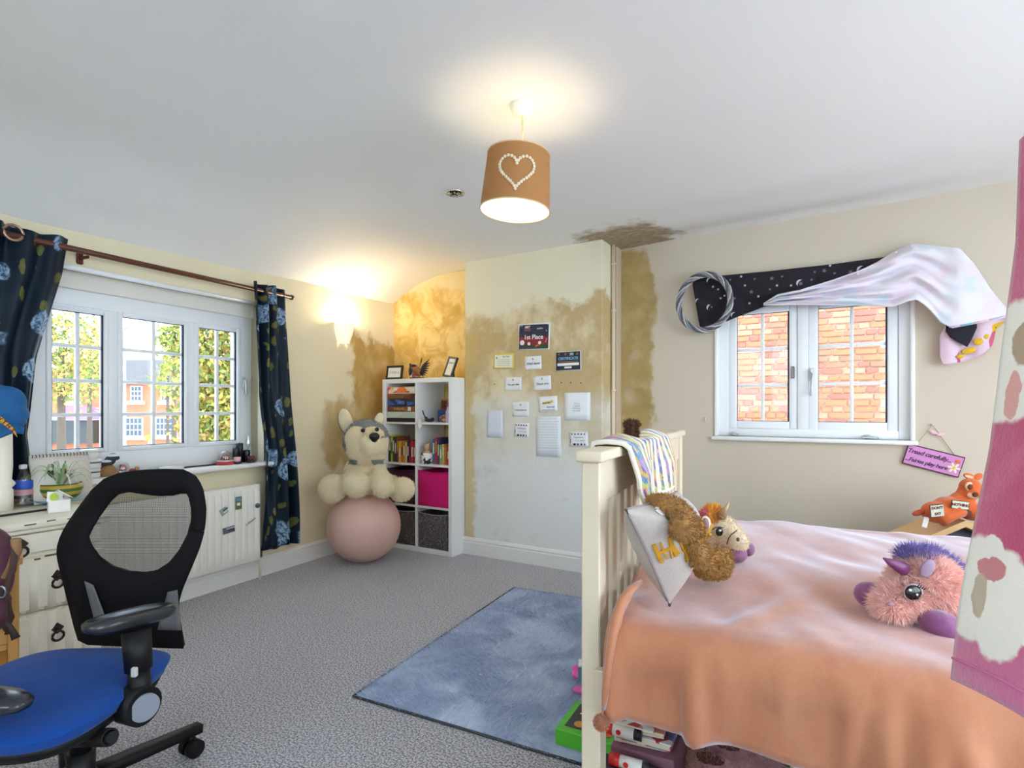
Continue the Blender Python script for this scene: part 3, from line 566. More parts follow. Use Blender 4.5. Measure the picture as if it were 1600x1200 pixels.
p = sill(352, .02); t = T('snow_globe', 'red based snow globe standing beside black candles on the sill', 'snow globe', p, LROT)
P('base', MB().lathe([(0, 0), (.056, 0), (.056, .014), (.05, .022), (0, .023)], n=28), mat('globe_base', C(176, 50, 60), .4, .35, 40), t); P('rim', MB().lathe([(.05, .022), (.057, .024), (.055, .03), (.044, .031)], n=28), mat('globe_rim', C(226, 190, 190), .3, .1, 30), t)
P('scene', blobs([((0, 0, .04), (.03, .03, .018)), ((0, .01, .055), .014), ((0, -.013, .05), .012)], .006, 1), mat('globe_scene', C(150, 34, 44), .5, .4, 60), t); P('dome', MB().lathe([(.045, .03), (.047, .05), (.04, .075), (.022, .09), (0, .095)], n=28), glassy('dome_glass'), t)
cand_k = mat('candle_black', C(24, 24, 34), .35, .1); cand_p = mat('candle_pink', C(228, 180, 176), .5, .04); cand_v = mat('candle_purple', C(96, 44, 66), .5, .1)
for u_, off, h_, r_, lb in ((374.5, -.015, .135, .023, 'tall black pillar candle, tallest of the group on the sill'), (368.5, .012, .105, .02, 'black pillar candle in front of the tallest one'), (385.5, .0, .085, .022, 'short black pillar candle nearest the glass bauble')):
    t = T('pillar_candle', lb, 'candle', sill(u_, off), 0, 'black pillar candles on the sill'); P('wax', MB().lathe([(0, 0), (r_, 0), (r_, h_-.003), (r_*.9, h_), (r_*.5, h_-.006), (0, h_-.006)], n=20), cand_k, t); P('wick', MB().cyl((0, 0, h_-.006), (0, 0, h_+.006), .0015, n=6), fur_k, t)
for u_, m_, lb in ((370.5, cand_p, 'small pink candle in a black holder on the sill'), (391.5, cand_v, 'small purple candle in a black holder by the window corner')):
    t = T('votive_candle', lb, 'candle', sill(u_, .055), 0, 'small candles in black holders'); P('holder', MB().lathe([(0, 0), (.027, 0), (.028, .012), (.021, .016), (0, .016)], n=20), cand_k, t); P('wax', MB().lathe([(0, .016), (.021, .016), (.025, .046), (.02, .046), (0, .042)], n=20), m_, t)
t = T('glass_bauble', 'clear glass stemmed ornament standing behind the candles', 'ornament', sill(388, -.035), 0); P('stem', MB().lathe([(0, 0), (.02, 0), (.016, .006), (.005, .015), (.005, .1), (.013, .115), (.016, .13), (.008, .148), (.012, .165), (.009, .185), (0, .19)], n=16), mat('crystal', C(225, 228, 230), .12, .1, 40, metal=.3), t)
# ================================================================ DRESSER AND WHAT STANDS ON IT
DT = .75
cream = mat('dresser_paint', C(236, 230, 212), .5, .04, 4, .15, 40); chip = mat('paint_chip', C(96, 78, 60), .8, .3, 30)
iron = mat('iron_pull', C(48, 36, 32), .5, .25, 40, metal=.4)
t = T('dresser', 'cream painted wooden dresser with fluted drawers and iron ring pulls', 'dresser', (-2.86, 1.2, 0))   # local: x<0 to the wall, y<0 along it
P('carcass', MB().span((-.52, -.85, .06), (-.022, -.01, .70), bev=.004), cream, t); P('plinth', MB().span((-.51, -.84, 0), (-.03, -.02, .07), bev=.004), cream, t)
P('worktop', MB().span((-.535, -.87, DT-.032), (.02, .015, DT), bev=.008, seg=2), cream, t)
P('moulding', MB().span((-.525, -.86, DT-.05), (.008, .004, DT-.032), bev=.007, seg=2), cream, t)
def ring_pull(par, y, z):
    o = P('ring_pull', MB().box((.004, y, z+.028), (.008, .036, .036), (PI/4, 0, 0), .003), iron, par); mb = MB(); mb.tube([(.014, y+.019*math.sin(a), z+.019*math.cos(a)) for a in [2*PI*i/16 for i in range(16)]], .0045, 8, True); mb.ball((.008, y, z+.02), .009); P('ring', mb, iron, o)
def ring_on(par, y, z): # pull parts belong to the drawer
    mb = MB(); mb.box((.006, y, z+.03), (.007, .036, .036), (PI/4, 0, 0), .003); mb.cyl((0, y, z+.026), (.018, y, z+.022), .008); mb.tube([(.016+.002*math.cos(a), y+.020*math.sin(a), z+.02*math.cos(a)) for a in [2*PI*i/18 for i in range(18)]], .005, 8, True); P('ring_pull', mb, iron, par, 'dark iron ring pull')
dr = P('drawer', MB().span((-.03, -.80, .615), (.0, -.02, .695), bev=.005), cream, t); ring_on(dr, -.305, .632); ring_on(dr, -.62, .632)
def fluted(z0, z1, first):
    mb = MB(); mb.span((-.03, -.80, z0), (-.004, -.02, z1), bev=.004); f = P('drawer', mb, cream, t)
    for k in range(2):
        ya = -.775+k*.39+.0; yb = ya+.365
        P('raised_panel', MB().span((-.006, ya, z0+.012), (.004, yb, z1-.012), bev=.003), cream, f)
        nfl = 5
        for i in range(nfl):
            yy = ya+.03+(yb-ya-.06)*(i+.5)/nfl; P('flute', MB().cyl((-.019, yy, z0+.002), (-.019, yy, z1-(.035 if first else .002)), .028, n=16), cream, f)
    return f
f1_ = fluted(.372, .597, True); ring_on(f1_, -.185, .475); f2_ = fluted(.14, .366, False); ring_on(f2_, -.185, .25)
for (y_, z_, l_) in ((-.33, .585, .03), (-.25, .588, .02), (-.2, .595, .05)): P('paint_chip', MB().box((-.001, y_, z_), (.008, l_, .006), bev=.001), chip, t)
for i in range(4): P('paint_chip', MB().box((.018, -.28+.07*i, DT-.012+.006*hsh(i)), (.006, .02+.02*hsh(i, 2), .005), bev=.001), chip, t)
def top(u, v): q = onZ(u, v, DT); return q
# turned post with cap
p = Vector((-3.27, .93, DT)); q = atD(4, 700, 1); rr = ray(3, 700); p = EYE+rr*(2.5); p.z = DT
t = T('turned_post', 'white turned wooden post standing on the dresser under a blue cap', 'post', p)
P('shaft', MB().lathe([(0, 0), (.040, 0), (.040, .09), (.034, .10), (.046, .115), (.046, .125), (.034, .14), (.038, .2), (.036, .38), (.028, .4), (.036, .42), (.03, .44), (0, .46)], n=24), mat('post_paint', C(240, 234, 220), .5, .03, 5), t)
b_ = Bill(9, 647, 2.40); t = T('baseball_cap', 'blue cap with yellow lettered patch resting on the white post', 'cap', b_.p, YAW)
capm = mat('cap_blue', C(20, 92, 150), .8, .1, 30, .2, 200)
P('crown', blobs([((0, 0, .05), (.075, .07, .075)), ((.01, -.01, .0), (.082, .08, .05)), ((-.05, 0, .07), (.07, .06, .065)), ((.03, -.02, -.03), (.06, .06, .045))], .008, 4), capm, t)
P('brim', MB().slab(lambda a, b: (-.045+.185*a, -.07-.05*math.sin(PI*a)*b, .0-.085*b*(.35+.65*math.sin(PI*min(1, a*1.0+.15)))-.055*a), 14, 8, .012), capm, t)
pt = MB(); pt.slab(lambda a, b: (.052+.092*a+.014*b, -.135+.016*a-.0*b, .012-.055*a*a-.018*a-.034*b), 10, 2, .004); pa = P('patch', pt, mat('patch_yellow', C(214, 170, 60), .7, .1, 60), t)
for i, ch in enumerate('SMYTHS'):
    a = (i+.5)/6; TX(ch, .026, mat('patch_red', C(120, 30, 30), .7), pa, (.060+.092*a, -.1395+.016*a, -.004-.055*a*a-.018*a), (PI/2, .2+1.0*a, 0), bold=.0006)
# bottle
p = top(36, 791); t = T('water_bottle', 'clear plastic water bottle with blue label on the dresser', 'bottle', p)
P('body', MB().lathe([(0, 0), (.032, 0), (.036, .006), (.036, .05), (.033, .055), (.036, .06), (.036, .125), (.030, .15), (.014, .172), (.0135, .18)], n=24), glassy('bottle_plastic', (.95, .965, .98, 1), .10), t)
P('label', MB().lathe([(.0365, .085), (.037, .087), (.037, .122), (.0365, .124)], n=24), mat('label_blue', C(40, 84, 190), .4, .35, 25), t); P('label', MB().lathe([(.0365, .055), (.037, .057), (.037, .08), (.0365, .082)], n=24), mat('label_pale', C(196, 150, 160), .4, .15, 20), t); P('cap', MB().lathe([(0, .178), (.015, .178), (.0155, .194), (.013, .198), (0, .198)], n=18), mat('cap_white', C(225, 230, 236), .4), t)
# plant on a plate
p = top(95, 784); t = T('plate', 'pale blue plate under the spider plant pot', 'plate', p); P('dish', MB().lathe([(0, .002), (.06, 0), (.10, .008), (.118, .018), (.116, .022), (.098, .012), (.06, .006), (0, .006)], n=32), mat('plate_glaze', C(140, 176, 190), .3, .1, 12), t)
pz = p+Vector((0, 0, .0065)); t = T('potted_spider_plant', 'spider plant in a green and yellow striped bowl on the plate', 'plant', pz)
n = NT('pot_glaze'); x, y, z = n.xyz(); n.set(col=n.mix(n.smooth(n.math('SINE', n.math('MULTIPLY', z, 190)), -.2, .2), C(70, 110, 50), C(196, 164, 60)), rough=.3)
P('pot', MB().lathe([(0, 0), (.05, 0), (.08, .03), (.09, .06), (.086, .088), (.08, .085), (.078, .075), (0, .075)], n=32), n.m, t); P('soil', MB().lathe([(0, .077), (.078, .076), (0, .0765)], n=20), mat('soil', C(60, 46, 36), .95, .3, 50), t)
g1 = mat('blade_green', C(150, 184, 130), .5, .2, 20); g2 = mat('blade_pale', C(214, 224, 200), .5, .1, 20)
for i in range(40):
    an = 2*PI*hsh(i, 11); L = .07+.09*hsh(i, 12); up_ = .06+.11*hsh(i, 13); wd = .004+.003*hsh(i, 14); dx, dy = math.cos(an), math.sin(an)
    def bl(a, b, L=L, up_=up_, wd=wd, dx=dx, dy=dy): k = b; r_ = .01+L*k; zz = .078+up_*math.sin(min(PI, k*2.3))-.06*k*k; w_ = wd*(1-k**3)*(a-.5)*2; return (dx*r_-dy*w_, dy*r_+dx*w_, zz+.25*abs(w_))
    P('leaf', MB().grid(bl, 2, 8), [g1, g2][i % 3 == 0], t)
# white card box
p = top(92, 799); t = T('paper_box', 'small open white paper box with a green sticker on its flap', 'box', p, YAW+.75); t.scale = (.78, .78, .9)
mb = MB(); [mb.span(*q) for q in (((-.05, -.05, 0), (.05, .05, .003)), ((-.05, -.05, 0), (-.047, .05, .062)), ((.047, -.05, 0), (.05, .05, .062)), ((-.05, -.05, 0), (.05, -.047, .062)), ((-.05, .047, 0), (.05, .05, .062)))]
pw = mat('box_paper', C(244, 243, 240), .7, .01); P('tray', mb, pw, t)
for i, (c_, r_) in enumerate((((.03, -.03, .085), (.2, .5, .4)), ((.02, .035, .082), (-.3, .6, .1)), ((-.02, -.03, .078), (1.25, .1, .1)))): P('flap', MB().box(c_, (.07, .05, .002), r_), pw, t)
P('sticker', MB().cyl((-.022, -.036, .078), (-.023, -.0395, .079), .02, n=20), mat('sticker_green', C(176, 200, 60), .5, .2, 60), t)
p = top(35, 803); ONE('black_pen', MB().cyl((0, -.09, .005), (0, .09, .005), .0048, n=10), mat('pen_black', C(30, 28, 34), .3, .1, 30), 'thin black pen lying along the front of the dresser top', 'pen', p, .1)
p = top(2, 790); ONE('hairbrush', blobs([((-.02, .02, .02), (.035, .05, .018)), ((.02, .06, .016), (.02, .04, .012))], .006, 2), mat('brush_wood', C(176, 128, 76), .5, .2, 20), 'brown wooden hairbrush at the edge of the dresser behind the pen', 'brush', p)
p = top(56, 781); ONE('black_case', MB().box((0, 0, .028), (.045, .06, .056), bev=.008, seg=2), mat('case_black', C(34, 34, 40), .4, .1), 'small black case behind the water bottle', 'case', p)
# desk calendar
tt, zz = onL(90, 730, .14); t = T('desk_calendar', 'white spiral bound desk calendar leaning by the window with little hearts', 'calendar', LW(tt, .16, DT), LROT)
sheet = mat('calendar_paper', C(232, 226, 216), .7, .015, 30)
for s_, nm in ((.05, 'cover_sheet'), (-.03, 'back_board')): P(nm, MB().slab(lambda a, b, s_=s_: (s_*(1-b)+.002, -.125+.25*a, .235*b+.002), 2, 2, .003), sheet, t)
mb = MB()
for i in range(17): mb.tube([(.006+.006*math.cos(a), -.115+.0144*i, .232+.007*math.sin(a)) for a in [2*PI*k/8 for k in range(8)]], .0016, 5, True)
P('spiral_ring', mb, mat('spiral_black', C(30, 30, 34), .4, metal=.5), t, kind='stuff')
def heart(s_): return [(s_*.8*math.sin(a)**3, s_*(.8125*math.cos(a)-.3125*math.cos(2*a)-.125*math.cos(3*a)-.0625*math.cos(4*a))) for a in [2*PI*i/28 for i in range(28)]]
for (y_, z_, s_, c_) in ((-.02, .192, .012, (120, 40, 50)), (-.045, .145, .022, (60, 48, 56)), (.005, .148, .022, (150, 50, 60)), (-.02, .1, .012, (60, 48, 56))):
    mb = MB(); mb.prism(heart(s_), .002, Matrix.Rotation(PI/2, 4, 'Z')); P('heart_print', mb, mat('heart_%d' % c_[0], C(*c_), .7), t, loc=(.05*(1-z_/.235)+.006, y_, z_), rot=(0, -.21, 0))
# pine bookcase and purple satchel at the left edge
bb = Bill(30, 950, 1.95); p = bb.p.copy(); p.z = 0; pine = mat('pine', C(206, 152, 82), .5, .14, 5, .1, 40)
t = T('pine_bookcase', 'low golden pine bookcase in front of the dresser under the purple bag', 'bookcase', p, YAW+.73)
for nm, a, b in (('side_panel', (-.03, 0, 0), (0, .13, .66)), ('side_panel', (-.62, 0, 0), (-.59, .13, .66)), ('top_board', (-.63, -.01, .66), (.01, .14, .685)), ('shelf', (-.59, .01, .36), (-.03, .13, .385)), ('base_board', (-.59, .01, .04), (-.03, .13, .065)), ('back_panel', (-.59, .12, .04), (-.03, .13, .66))): P(nm, MB().span(a, b, bev=.003), pine, t)
P('face_rail', MB().span((-.59, 0, .385), (-.03, .015, .47), bev=.003), pine, t)
bp = Bill(-14, 900, 1.80); pur = mat('satchel_purple', C(84, 44, 62), .75, .15, 12, .2, 120); strapm = mat('satchel_strap', C(74, 50, 44), .7, .2, 20)
t = T('purple_satchel', 'plum purple satchel with brown straps hanging at the left edge', 'bag', bp.p, YAW)
P('body', blobs([((-.05, 0, .1), (.115, .055, .07)), ((-.05, 0, .0), (.12, .06, .13)), ((-.05, 0, -.12), (.105, .055, .09))], .01, 5), pur, t)
P('flap_edge', MB().tube([bp(u, v, -.055+.0006*(v-830)) for u, v in ((25, 842), (26, 862), (18, 885), (4, 910), (-12, 935))], [.014]*5, 8, sq=.5), mat('satchel_tan', C(150, 112, 78), .7, .15, 20), t)
P('strap', MB().tube([bp(u, v, -.04) for u, v in ((24, 850), (20, 890), (6, 925), (16, 960), (14, 990))], [.012]*5, 8, sq=.5), strapm, t)
P('strap', MB().tube([bp(u, v, -.03) for u, v in ((4, 915), (14, 935), (18, 965), (10, 985), (4, 975))], [.009]*5, 8, sq=.6), strapm, t)
P('buckle', MB().tube([bp(2+7*math.cos(a), 925+9*math.sin(a), -.07) for a in [2*PI*i/10 for i in range(10)]], .003, 6, True), mat('buckle_steel', C(180, 185, 200), .25, metal=.9), t)
P('zip_pull', MB().tube([bp(u, v, -.05) for u, v in ((8, 968), (16, 978), (25, 998))], [.004, .006, .012], 8), mat('pull_dark', C(50, 32, 30), .6), t)
# ================================================================ OFFICE CHAIR
cb = Bill(800-1.28/1.63*857, 900, 1.63); p = cb.p.copy(); p.z = 0
t = T('office_chair', 'black mesh back office chair with blue seat beside the dresser', 'chair', p, YAW)
def CH(u, v, d): q = cb(u, v, d-1.63); q.z += cb.p.z; return q
blk = mat('chair_black', C(13, 13, 15), .5, .1, 8, spec=.3); blkf = mat('chair_black_fabric', C(9, 9, 12), .75, .15, 60, .2, 300, spec=.2)
n = NT('chair_mesh'); tr = n.N('ShaderNodeBsdfTransparent'); ms = n.N('ShaderNodeMixShader'); n.set(col=C(30, 30, 34), rough=.7)
x, y, z = n.xyz(); wvx = n.math('SINE', n.math('MULTIPLY', n.math('ADD', x, z), 900)); wvz = n.math('SINE', n.math('MULTIPLY', n.math('SUBTRACT', x, z), 900)); n.put(ms.inputs[0], n.smooth(n.math('MULTIPLY', wvx, wvz), -.25, .35, .28, .92))
n.t.links.new(tr.outputs[0], ms.inputs[1]); n.t.links.new(n.b.outputs[0], ms.inputs[2]); n.t.links.new(ms.outputs[0], n.out.inputs[0]); meshm = n.m
OUT = [(190, 741), (225, 736), (262, 734), (290, 735), (306, 744), (315, 766), (319, 795), (317, 826), (310, 855), (298, 887), (286, 917), (279, 943), (278, 965), (284, 990), (293, 1006), (289, 1010), (240, 1008), (190, 1006), (138, 1004), (126, 998), (120, 978), (110, 937), (99, 892), (93, 868), (95, 848), (105, 826), (125, 796), (147, 767), (166, 750)]
INN = [(188, 769), (205, 766), (228, 770), (252, 773), (275, 771), (290, 766), (298, 770), (303, 790), (304, 812), (297, 837), (284, 861), (268, 880), (250, 890), (225, 894), (200, 892), (175, 884), (155, 868), (143, 850), (139, 838), (146, 824), (160, 801), (175, 780)]
def resamp(poly, N, c):
    th = np.unwrap([math.atan2(y-c[1], x-c[0]) for x, y in poly]); P_ = np.array(poly, float); o = np.argsort(th % (2*PI)); th = (th % (2*PI))[o]; P_ = P_[o]
    q = np.linspace(0, 2*PI, N, endpoint=False); return np.stack([np.interp(q, th, P_[:, k], period=2*PI) for k in (0, 1)], 1)
NR = 72; RI, RO = resamp(INN, NR, (222, 830)), resamp(OUT, NR, (222, 830))
def backd(v): k = (v-737)/270; return 1.86-.05*math.sin(PI*max(0, min(1, (k-.25)/.75)))+.03*max(0, .3-k)
def ringf(a, b): i = int(round(a*NR)) % NR; q = RI[i]*(1-b)+RO[i]*b; return CH(q[0], q[1], backd(q[1])-.012*math.sin(PI*b))
P('back_frame', MB().slab(ringf, NR, 6, .022), blkf, t)
def inner(a, b): i = int(round(a*NR)) % NR; q = np.array([222, 830])*(1-b)+RI[i]*b; return CH(q[0], q[1], backd(q[1])+.004)
P('back_mesh', MB().grid(inner, NR, 6), meshm, t)
def quadp(pts, dd):
    return lambda a, b: CH(*[(pts[0][k]*(1-a)+pts[1][k]*a)*(1-b)+(pts[3][k]*(1-a)+pts[2][k]*a)*b for k in (0, 1)], backd(940)+dd)
gm = mat('lumbar_mesh', C(92, 90, 92), .8, .5, 420)
P('mesh_insert', MB().slab(quadp([(132, 908), (146, 914), (172, 984), (150, 978)], -.034), 4, 6, .003), gm, t); P('mesh_insert', MB().slab(quadp([(262, 925), (277, 922), (283, 985), (246, 984)], -.03), 4, 6, .003), gm, t)
def seatf(z0, z1, sx, sy, dome):
    def f(a, b):
        an = 2*PI*a; c_, s_ = math.cos(an), math.sin(an); q = lambda w_: math.copysign(abs(w_)**.5, w_)
        prof = [(0, z1+dome), (.5, z1+dome*.85), (.82, z1+dome*.35), (.94, z1), (1.0, (z0+z1)/2+.01), (.95, z0), (0, z0)]; k = b*(len(prof)-1); i = min(int(k), len(prof)-2); r_ = prof[i][0]+(prof[i+1][0]-prof[i][0])*(k-i); zz = prof[i][1]+(prof[i+1][1]-prof[i][1])*(k-i)
        return Vector((q(c_)*sx*r_, -.13+q(s_)*sy*r_, zz))
    return f
blue = mat('seat_blue', C(8, 66, 146), .9, .06, 30, .3, 350, sheen=.08, spec=.25)
P('seat', MB().grid(seatf(.415, .455, .25, .255, .025), 56, 24, closeu=True), blue, t); P('seat_shell', MB().grid(seatf(.385, .418, .235, .24, 0), 56, 12, closeu=True), blk, t)
P('mechanism', MB().box((0, -.08, .36), (.17, .22, .055), bev=.015, seg=2), blk, t); mb = MB(); mb.cyl(CH(100, 1154, 1.5), CH(172, 1152, 1.42), .022, n=18); mb.cyl(CH(172, 1152, 1.42), CH(176, 1152, 1.415), .018, .014, n=18); P('tilt_knob', mb, blk, t)
mb = MB(); mb.cyl((0, 0, .18), (0, 0, .35), .027, n=20); mb.cyl((0, 0, .07), (0, 0, .2), .035, n=20); P('gas_column', mb, blk, t)
h0 = MB(); h0.cyl((0, 0, .065), (0, 0, .13), .05, .04, n=20); P('base_hub', h0, blk, t)
for k in range(5):
    an = math.atan2(.305, .167)+2*PI*k/5; dx, dy = math.cos(an), math.sin(an); L = .33
    mb = MB(); mb.slab(lambda a, b: (dx*(.03+L*a)-dy*(b-.5)*(.06-.022*a), dy*(.03+L*a)+dx*(b-.5)*(.06-.022*a), .115-.03*a), 6, 2, .028); lg = P('base_leg', mb, blk, t)
    mb = MB(); cx_, cy__ = dx*L, dy*L; mb.cyl((cx_-dy*.008, cy__+dx*.008, .03), (cx_-dy*.03, cy__+dx*.03, .03), .03, n=20); mb.cyl((cx_+dy*.008, cy__-dx*.008, .03), (cx_+dy*.03, cy__-dx*.03, .03), .03, n=20); mb.cyl((cx_, cy__, .03), (cx_, cy__, .085), .009, n=10); mb.cyl((cx_-dy*.01, cy__+dx*.01, .03), (cx_+dy*.01, cy__-dx*.01, .03), .008, n=10); P('castor', mb, blk, lg)
padm = mat('arm_pad', C(40, 42, 48), .22, .06, 20); chrome = MC['chrome']
def arm(pb, pf, post_top, post_bot, label=None):
    pb, pf = Vector(pb), Vector(pf); c_ = (pb+pf)/2; d_ = (pf-pb); an = math.atan2(d_.y, d_.x); tilt = -math.atan2(d_.z, math.hypot(d_.x, d_.y))
    L = d_.length; lm = MB(); lm.grid(lambda a, b: (lambda an_, k: Vector((math.copysign(abs(math.cos(an_))**.55, math.cos(an_))*L/2*k[0], math.copysign(abs(math.sin(an_))**.75, math.sin(an_))*.046*k[0], k[1])))(2*PI*a, [(0, .016), (.6, .016), (.9, .011), (1, 0), (.96, -.016), (.8, -.024), (0, -.024)][int(round(b*6))]), 36, 6, closeu=True)
    m = Matrix.Translation(c_) @ Euler((0, tilt, an)).to_matrix().to_4x4()
    for v in lm.bm.verts: v.co = m @ v.co
    a_ = P('armrest', lm, padm, t, label)
    post_top, post_bot = Vector(post_top), Vector(post_bot); e_ = (post_bot-post_top)
    mb = MB(); mb.cyl(post_top, post_top.lerp(post_bot, .55), .036, .033, n=18); mb.cyl(post_top.lerp(post_bot, .5), post_bot, .027, .029, n=18); mb.cyl(post_bot+Vector((-.032, .0, 0)), post_bot+Vector((.024, -.02, 0)), .05, n=24); P('arm_post', mb, blk, a_)
    P('height_button', MB().box(post_top.lerp(post_bot, .5)+Vector((.012, -.034, 0)), (.016, .012, .026), bev=.003), mat('button_grey', C(185, 182, 180), .4), a_)
    P('pivot_disc', MB().cyl(post_bot+Vector((.024, -.022, 0)), post_bot+Vector((.030, -.026, 0)), .036, n=28), mat('disc_silver', C(150, 158, 170), .35, .05, 20, metal=.4), a_)
    mb = MB(); mb.cyl(post_bot, (post_bot.x*.35, post_bot.y*.5-.05, .375), .02, n=12); P('arm_bracket', mb, blk, a_)
arm(CH(272, 946, 1.66), CH(130, 981, 1.44), CH(213, 985, 1.53), CH(220, 1098, 1.50))
arm(CH(-160, 1080, 1.36), CH(43, 1098, 1.27), CH(-135, 1100, 1.35), CH(-150, 1240, 1.33))
# ================================================================ SHELF UNIT IN THE ALCOVE
SX, SYY = -2.705, 3.59
lam = mat('shelf_white', C(238, 238, 238), .4, .01, 4)
t = T('cube_shelf', 'white cube shelving unit with eight compartments in the yellow alcove', 'shelf unit', (SX, SYY, 0))
OW, OH, OD, TH, TI = .77, 1.47, .385, .038, .016
P('side_panel', MB().span((-OW, 0, 0), (-OW+TH, OD, OH), bev=.002), lam, t); P('side_panel', MB().span((-TH, 0, 0), (0, OD, OH), bev=.002), lam, t)
P('top_panel', MB().span((-OW+TH, 0, OH-TH), (-TH, OD, OH), bev=.002), lam, t); P('bottom_panel', MB().span((-OW+TH, 0, 0), (-TH, OD, TH), bev=.002), lam, t)
P('divider', MB().span((-OW/2-TI/2, .002, TH), (-OW/2+TI/2, OD, OH-TH)), lam, t)
CW, CHH = .339, .3365
RZ = [TH+k*(CHH+TI) for k in range(4)]; LX, RX = -OW+TH, -OW/2+TI/2
for k in range(1, 4):
    for x_ in (LX, RX): P('shelf_board', MB().span((x_, .002, RZ[k]-TI), (x_+CW, OD, RZ[k])), lam, t)
def SH(x, y, z): return Vector((SX+x, SYY+y, z+.0005))
# fabric bins
n = NT('bin_velvet'); n.set(col=n.mix(n.smooth(n.noise(70, 4, .7), .45, .75), C(66, 60, 62), C(150, 142, 140)), rough=.8, sheen=.3).bump(n.noise(50, 3), .4, .01); velv = n.m
for x_, k, m_, lb in ((LX, 0, velv, 'grey crushed velvet storage bin in the bottom left compartment'), (RX, 0, velv, 'grey crushed velvet storage bin in the bottom right compartment'), (LX, 1, mat('bin_plum', C(66, 26, 52), .85, .12, 20), 'dark plum fabric bin behind the toy dog paw'), (RX, 1, mat('bin_pink', C(214, 10, 116), .8, .08, 8, .3, 20), 'bright pink fabric bin in the right column of the shelf')):
    o = T('fabric_bin', lb, 'storage bin', SH(x_+CW/2, .02, RZ[k]), 0, 'fabric bins in the shelf'); w_, h_ = .318, .30
    def bf(a, b, w_=w_): return (-w_/2+w_*a, -.004-.010*math.sin(PI*a)*math.sin(PI*b)+.0, .004+.292*b-.012*math.sin(PI*a)*b**4)
    P('front', MB().slab(bf, 14, 12, .006), m_, o); mb = MB(); mb.span((-w_/2, .0, 0), (-w_/2+.005, .32, .296)); mb.span((w_/2-.005, 0, 0), (w_/2, .32, .296)); mb.span((-w_/2, .315, 0), (w_/2, .32, .296)); mb.span((-w_/2, 0, 0), (w_/2, .32, .005)); P('sides', mb, m_, o)
    P('rim_tape', MB().tube([(-w_/2+w_*i/12, -.010-.010*math.sin(PI*i/12)*.1, .297-.012*math.sin(PI*i/12)) for i in range(13)], .004, 6), mat('bin_rim', C(150, 146, 148), .5, .2, 60) if k == 0 else m_, o)
# board games
def printed(name, base, cols, sc=9, seed=0):
    n = NT(name); v = n.voronoi(sc, n.scaled(1, 1, 1.6, loc=(seed, 0, seed)), out='Color'); s_ = n.N('ShaderNodeSeparateXYZ'); n.t.links.new(v, s_.inputs[0]); col = C(*base)
    for i, c_ in enumerate(cols): col = n.mix(n.smooth(s_.outputs[i % 3], .62, .66), col, C(*c_))
    n.set(col=col, rough=.45); return n.m
games = [(.036, .0, (34, 30, 34), [(60, 54, 60)], 'flat black board game box at the bottom of the games pile'), (.053, .0, (186, 196, 184), [(200, 206, 196)], 'pale mint board game box second from the bottom of the pile'), (.046, .012, (122, 70, 44), [(150, 92, 60), (96, 54, 36)], 'brown board game box with lettering above the mint box'), (.062, .012, (32, 44, 84), [(52, 92, 176), (24, 30, 56)], 'dark blue board game box in the middle of the pile'), (.05, .012, (70, 34, 26), [(206, 52, 40), (120, 80, 34)], 'red and brown board game box below the top game'), (.058, .016, (222, 214, 200), [(236, 200, 60), (220, 54, 44), (230, 120, 60)], 'white board game box with yellow and red picture on top of the pile')]
zz = RZ[3]
for i, (h_, ins, b_, cs, lb) in enumerate(games):
    o = T('board_game', lb, 'board game', SH(LX+.004+ins, .01, zz), 0, 'board games piled in the shelf'); w_ = CW-.01-ins*1.2
    P('tray', MB().span((.002, .002, 0), (w_-.002, .27, h_*.4)), mat('tray_%d' % i, C(*b_), .5, .05), o); P('lid', MB().span((0, 0, h_*.12), (w_, .272, h_-.0008), bev=.002), printed('game_%d' % i, b_, cs, 14, i), o)
    if i == 2: TX('PURSUIT', .03, mat('game_letter', C(206, 170, 120), .5), o, (w_*.42, -.0008, h_*.55))
    if i == 3: TX('ARIS', .04, mat('game_letter_blue', C(120, 160, 220), .5), o, (w_*.5, -.0008, h_*.52))
    if i == 2: P('badge', MB().box((w_*.8, -.001, h_*.55), (.034, .002, .034)), mat('badge_cream', C(226, 214, 190), .6), o)
    zz += h_
# books
def book(x, w_, h_, y0, row, colr, lb, group, dp=.15, cell=LX):
    o = T('book', lb, 'book', SH(cell+x, y0, RZ[row]), 0, group)
    m_ = mat('book_%d_%d_%d' % colr, C(*colr), .5, .12, 40)
    mb = MB(); mb.span((0, 0, 0), (.0015, dp, h_)); mb.span((w_-.0015, 0, 0), (w_, dp, h_)); mb.span((0, 0, 0), (w_, .002, h_), bev=.0006); P('cover', mb, m_, o)
    P('pages', MB().span((.0016, .003, .003), (w_-.0016, dp-.004, h_-.004)), mat('page_block', C(232, 222, 200), .8, .05, 100), o)
    P('title_panel', MB().box((w_/2, -.0006, h_*(.45+.2*hsh(int(x*1e4)))), (w_*.5, .0012, h_*.42)), mat('title_%d' % (int(x*1e4) % 4), C(*[(236, 226, 190), (40, 34, 36), (240, 240, 236), (200, 160, 60)][int(x*1e4) % 4]), .5, .5, 90), o)
L1 = [(.022, .225, (44, 56, 34), 'dark green'), (.020, .235, (196, 206, 60), 'lime green'), (.018, .222, (58, 92, 60), 'bottle green'), (.022, .215, (96, 44, 66), 'maroon'), (.020, .222, (122, 66, 60), 'dull red'), (.028, .185, (226, 178, 40), 'bright yellow'), (.020, .178, (206, 116, 44), 'orange'), (.022, .190, (190, 150, 70), 'mustard'), (.018, .175, (226, 206, 160), 'cream'), (.022, .19, (40, 42, 66), 'navy'), (.018, .185, (170, 40, 70), 'crimson'), (.022, .195, (196, 52, 84), 'raspberry'), (.02, .19, (150, 36, 52), 'wine red')]
x_ = .012
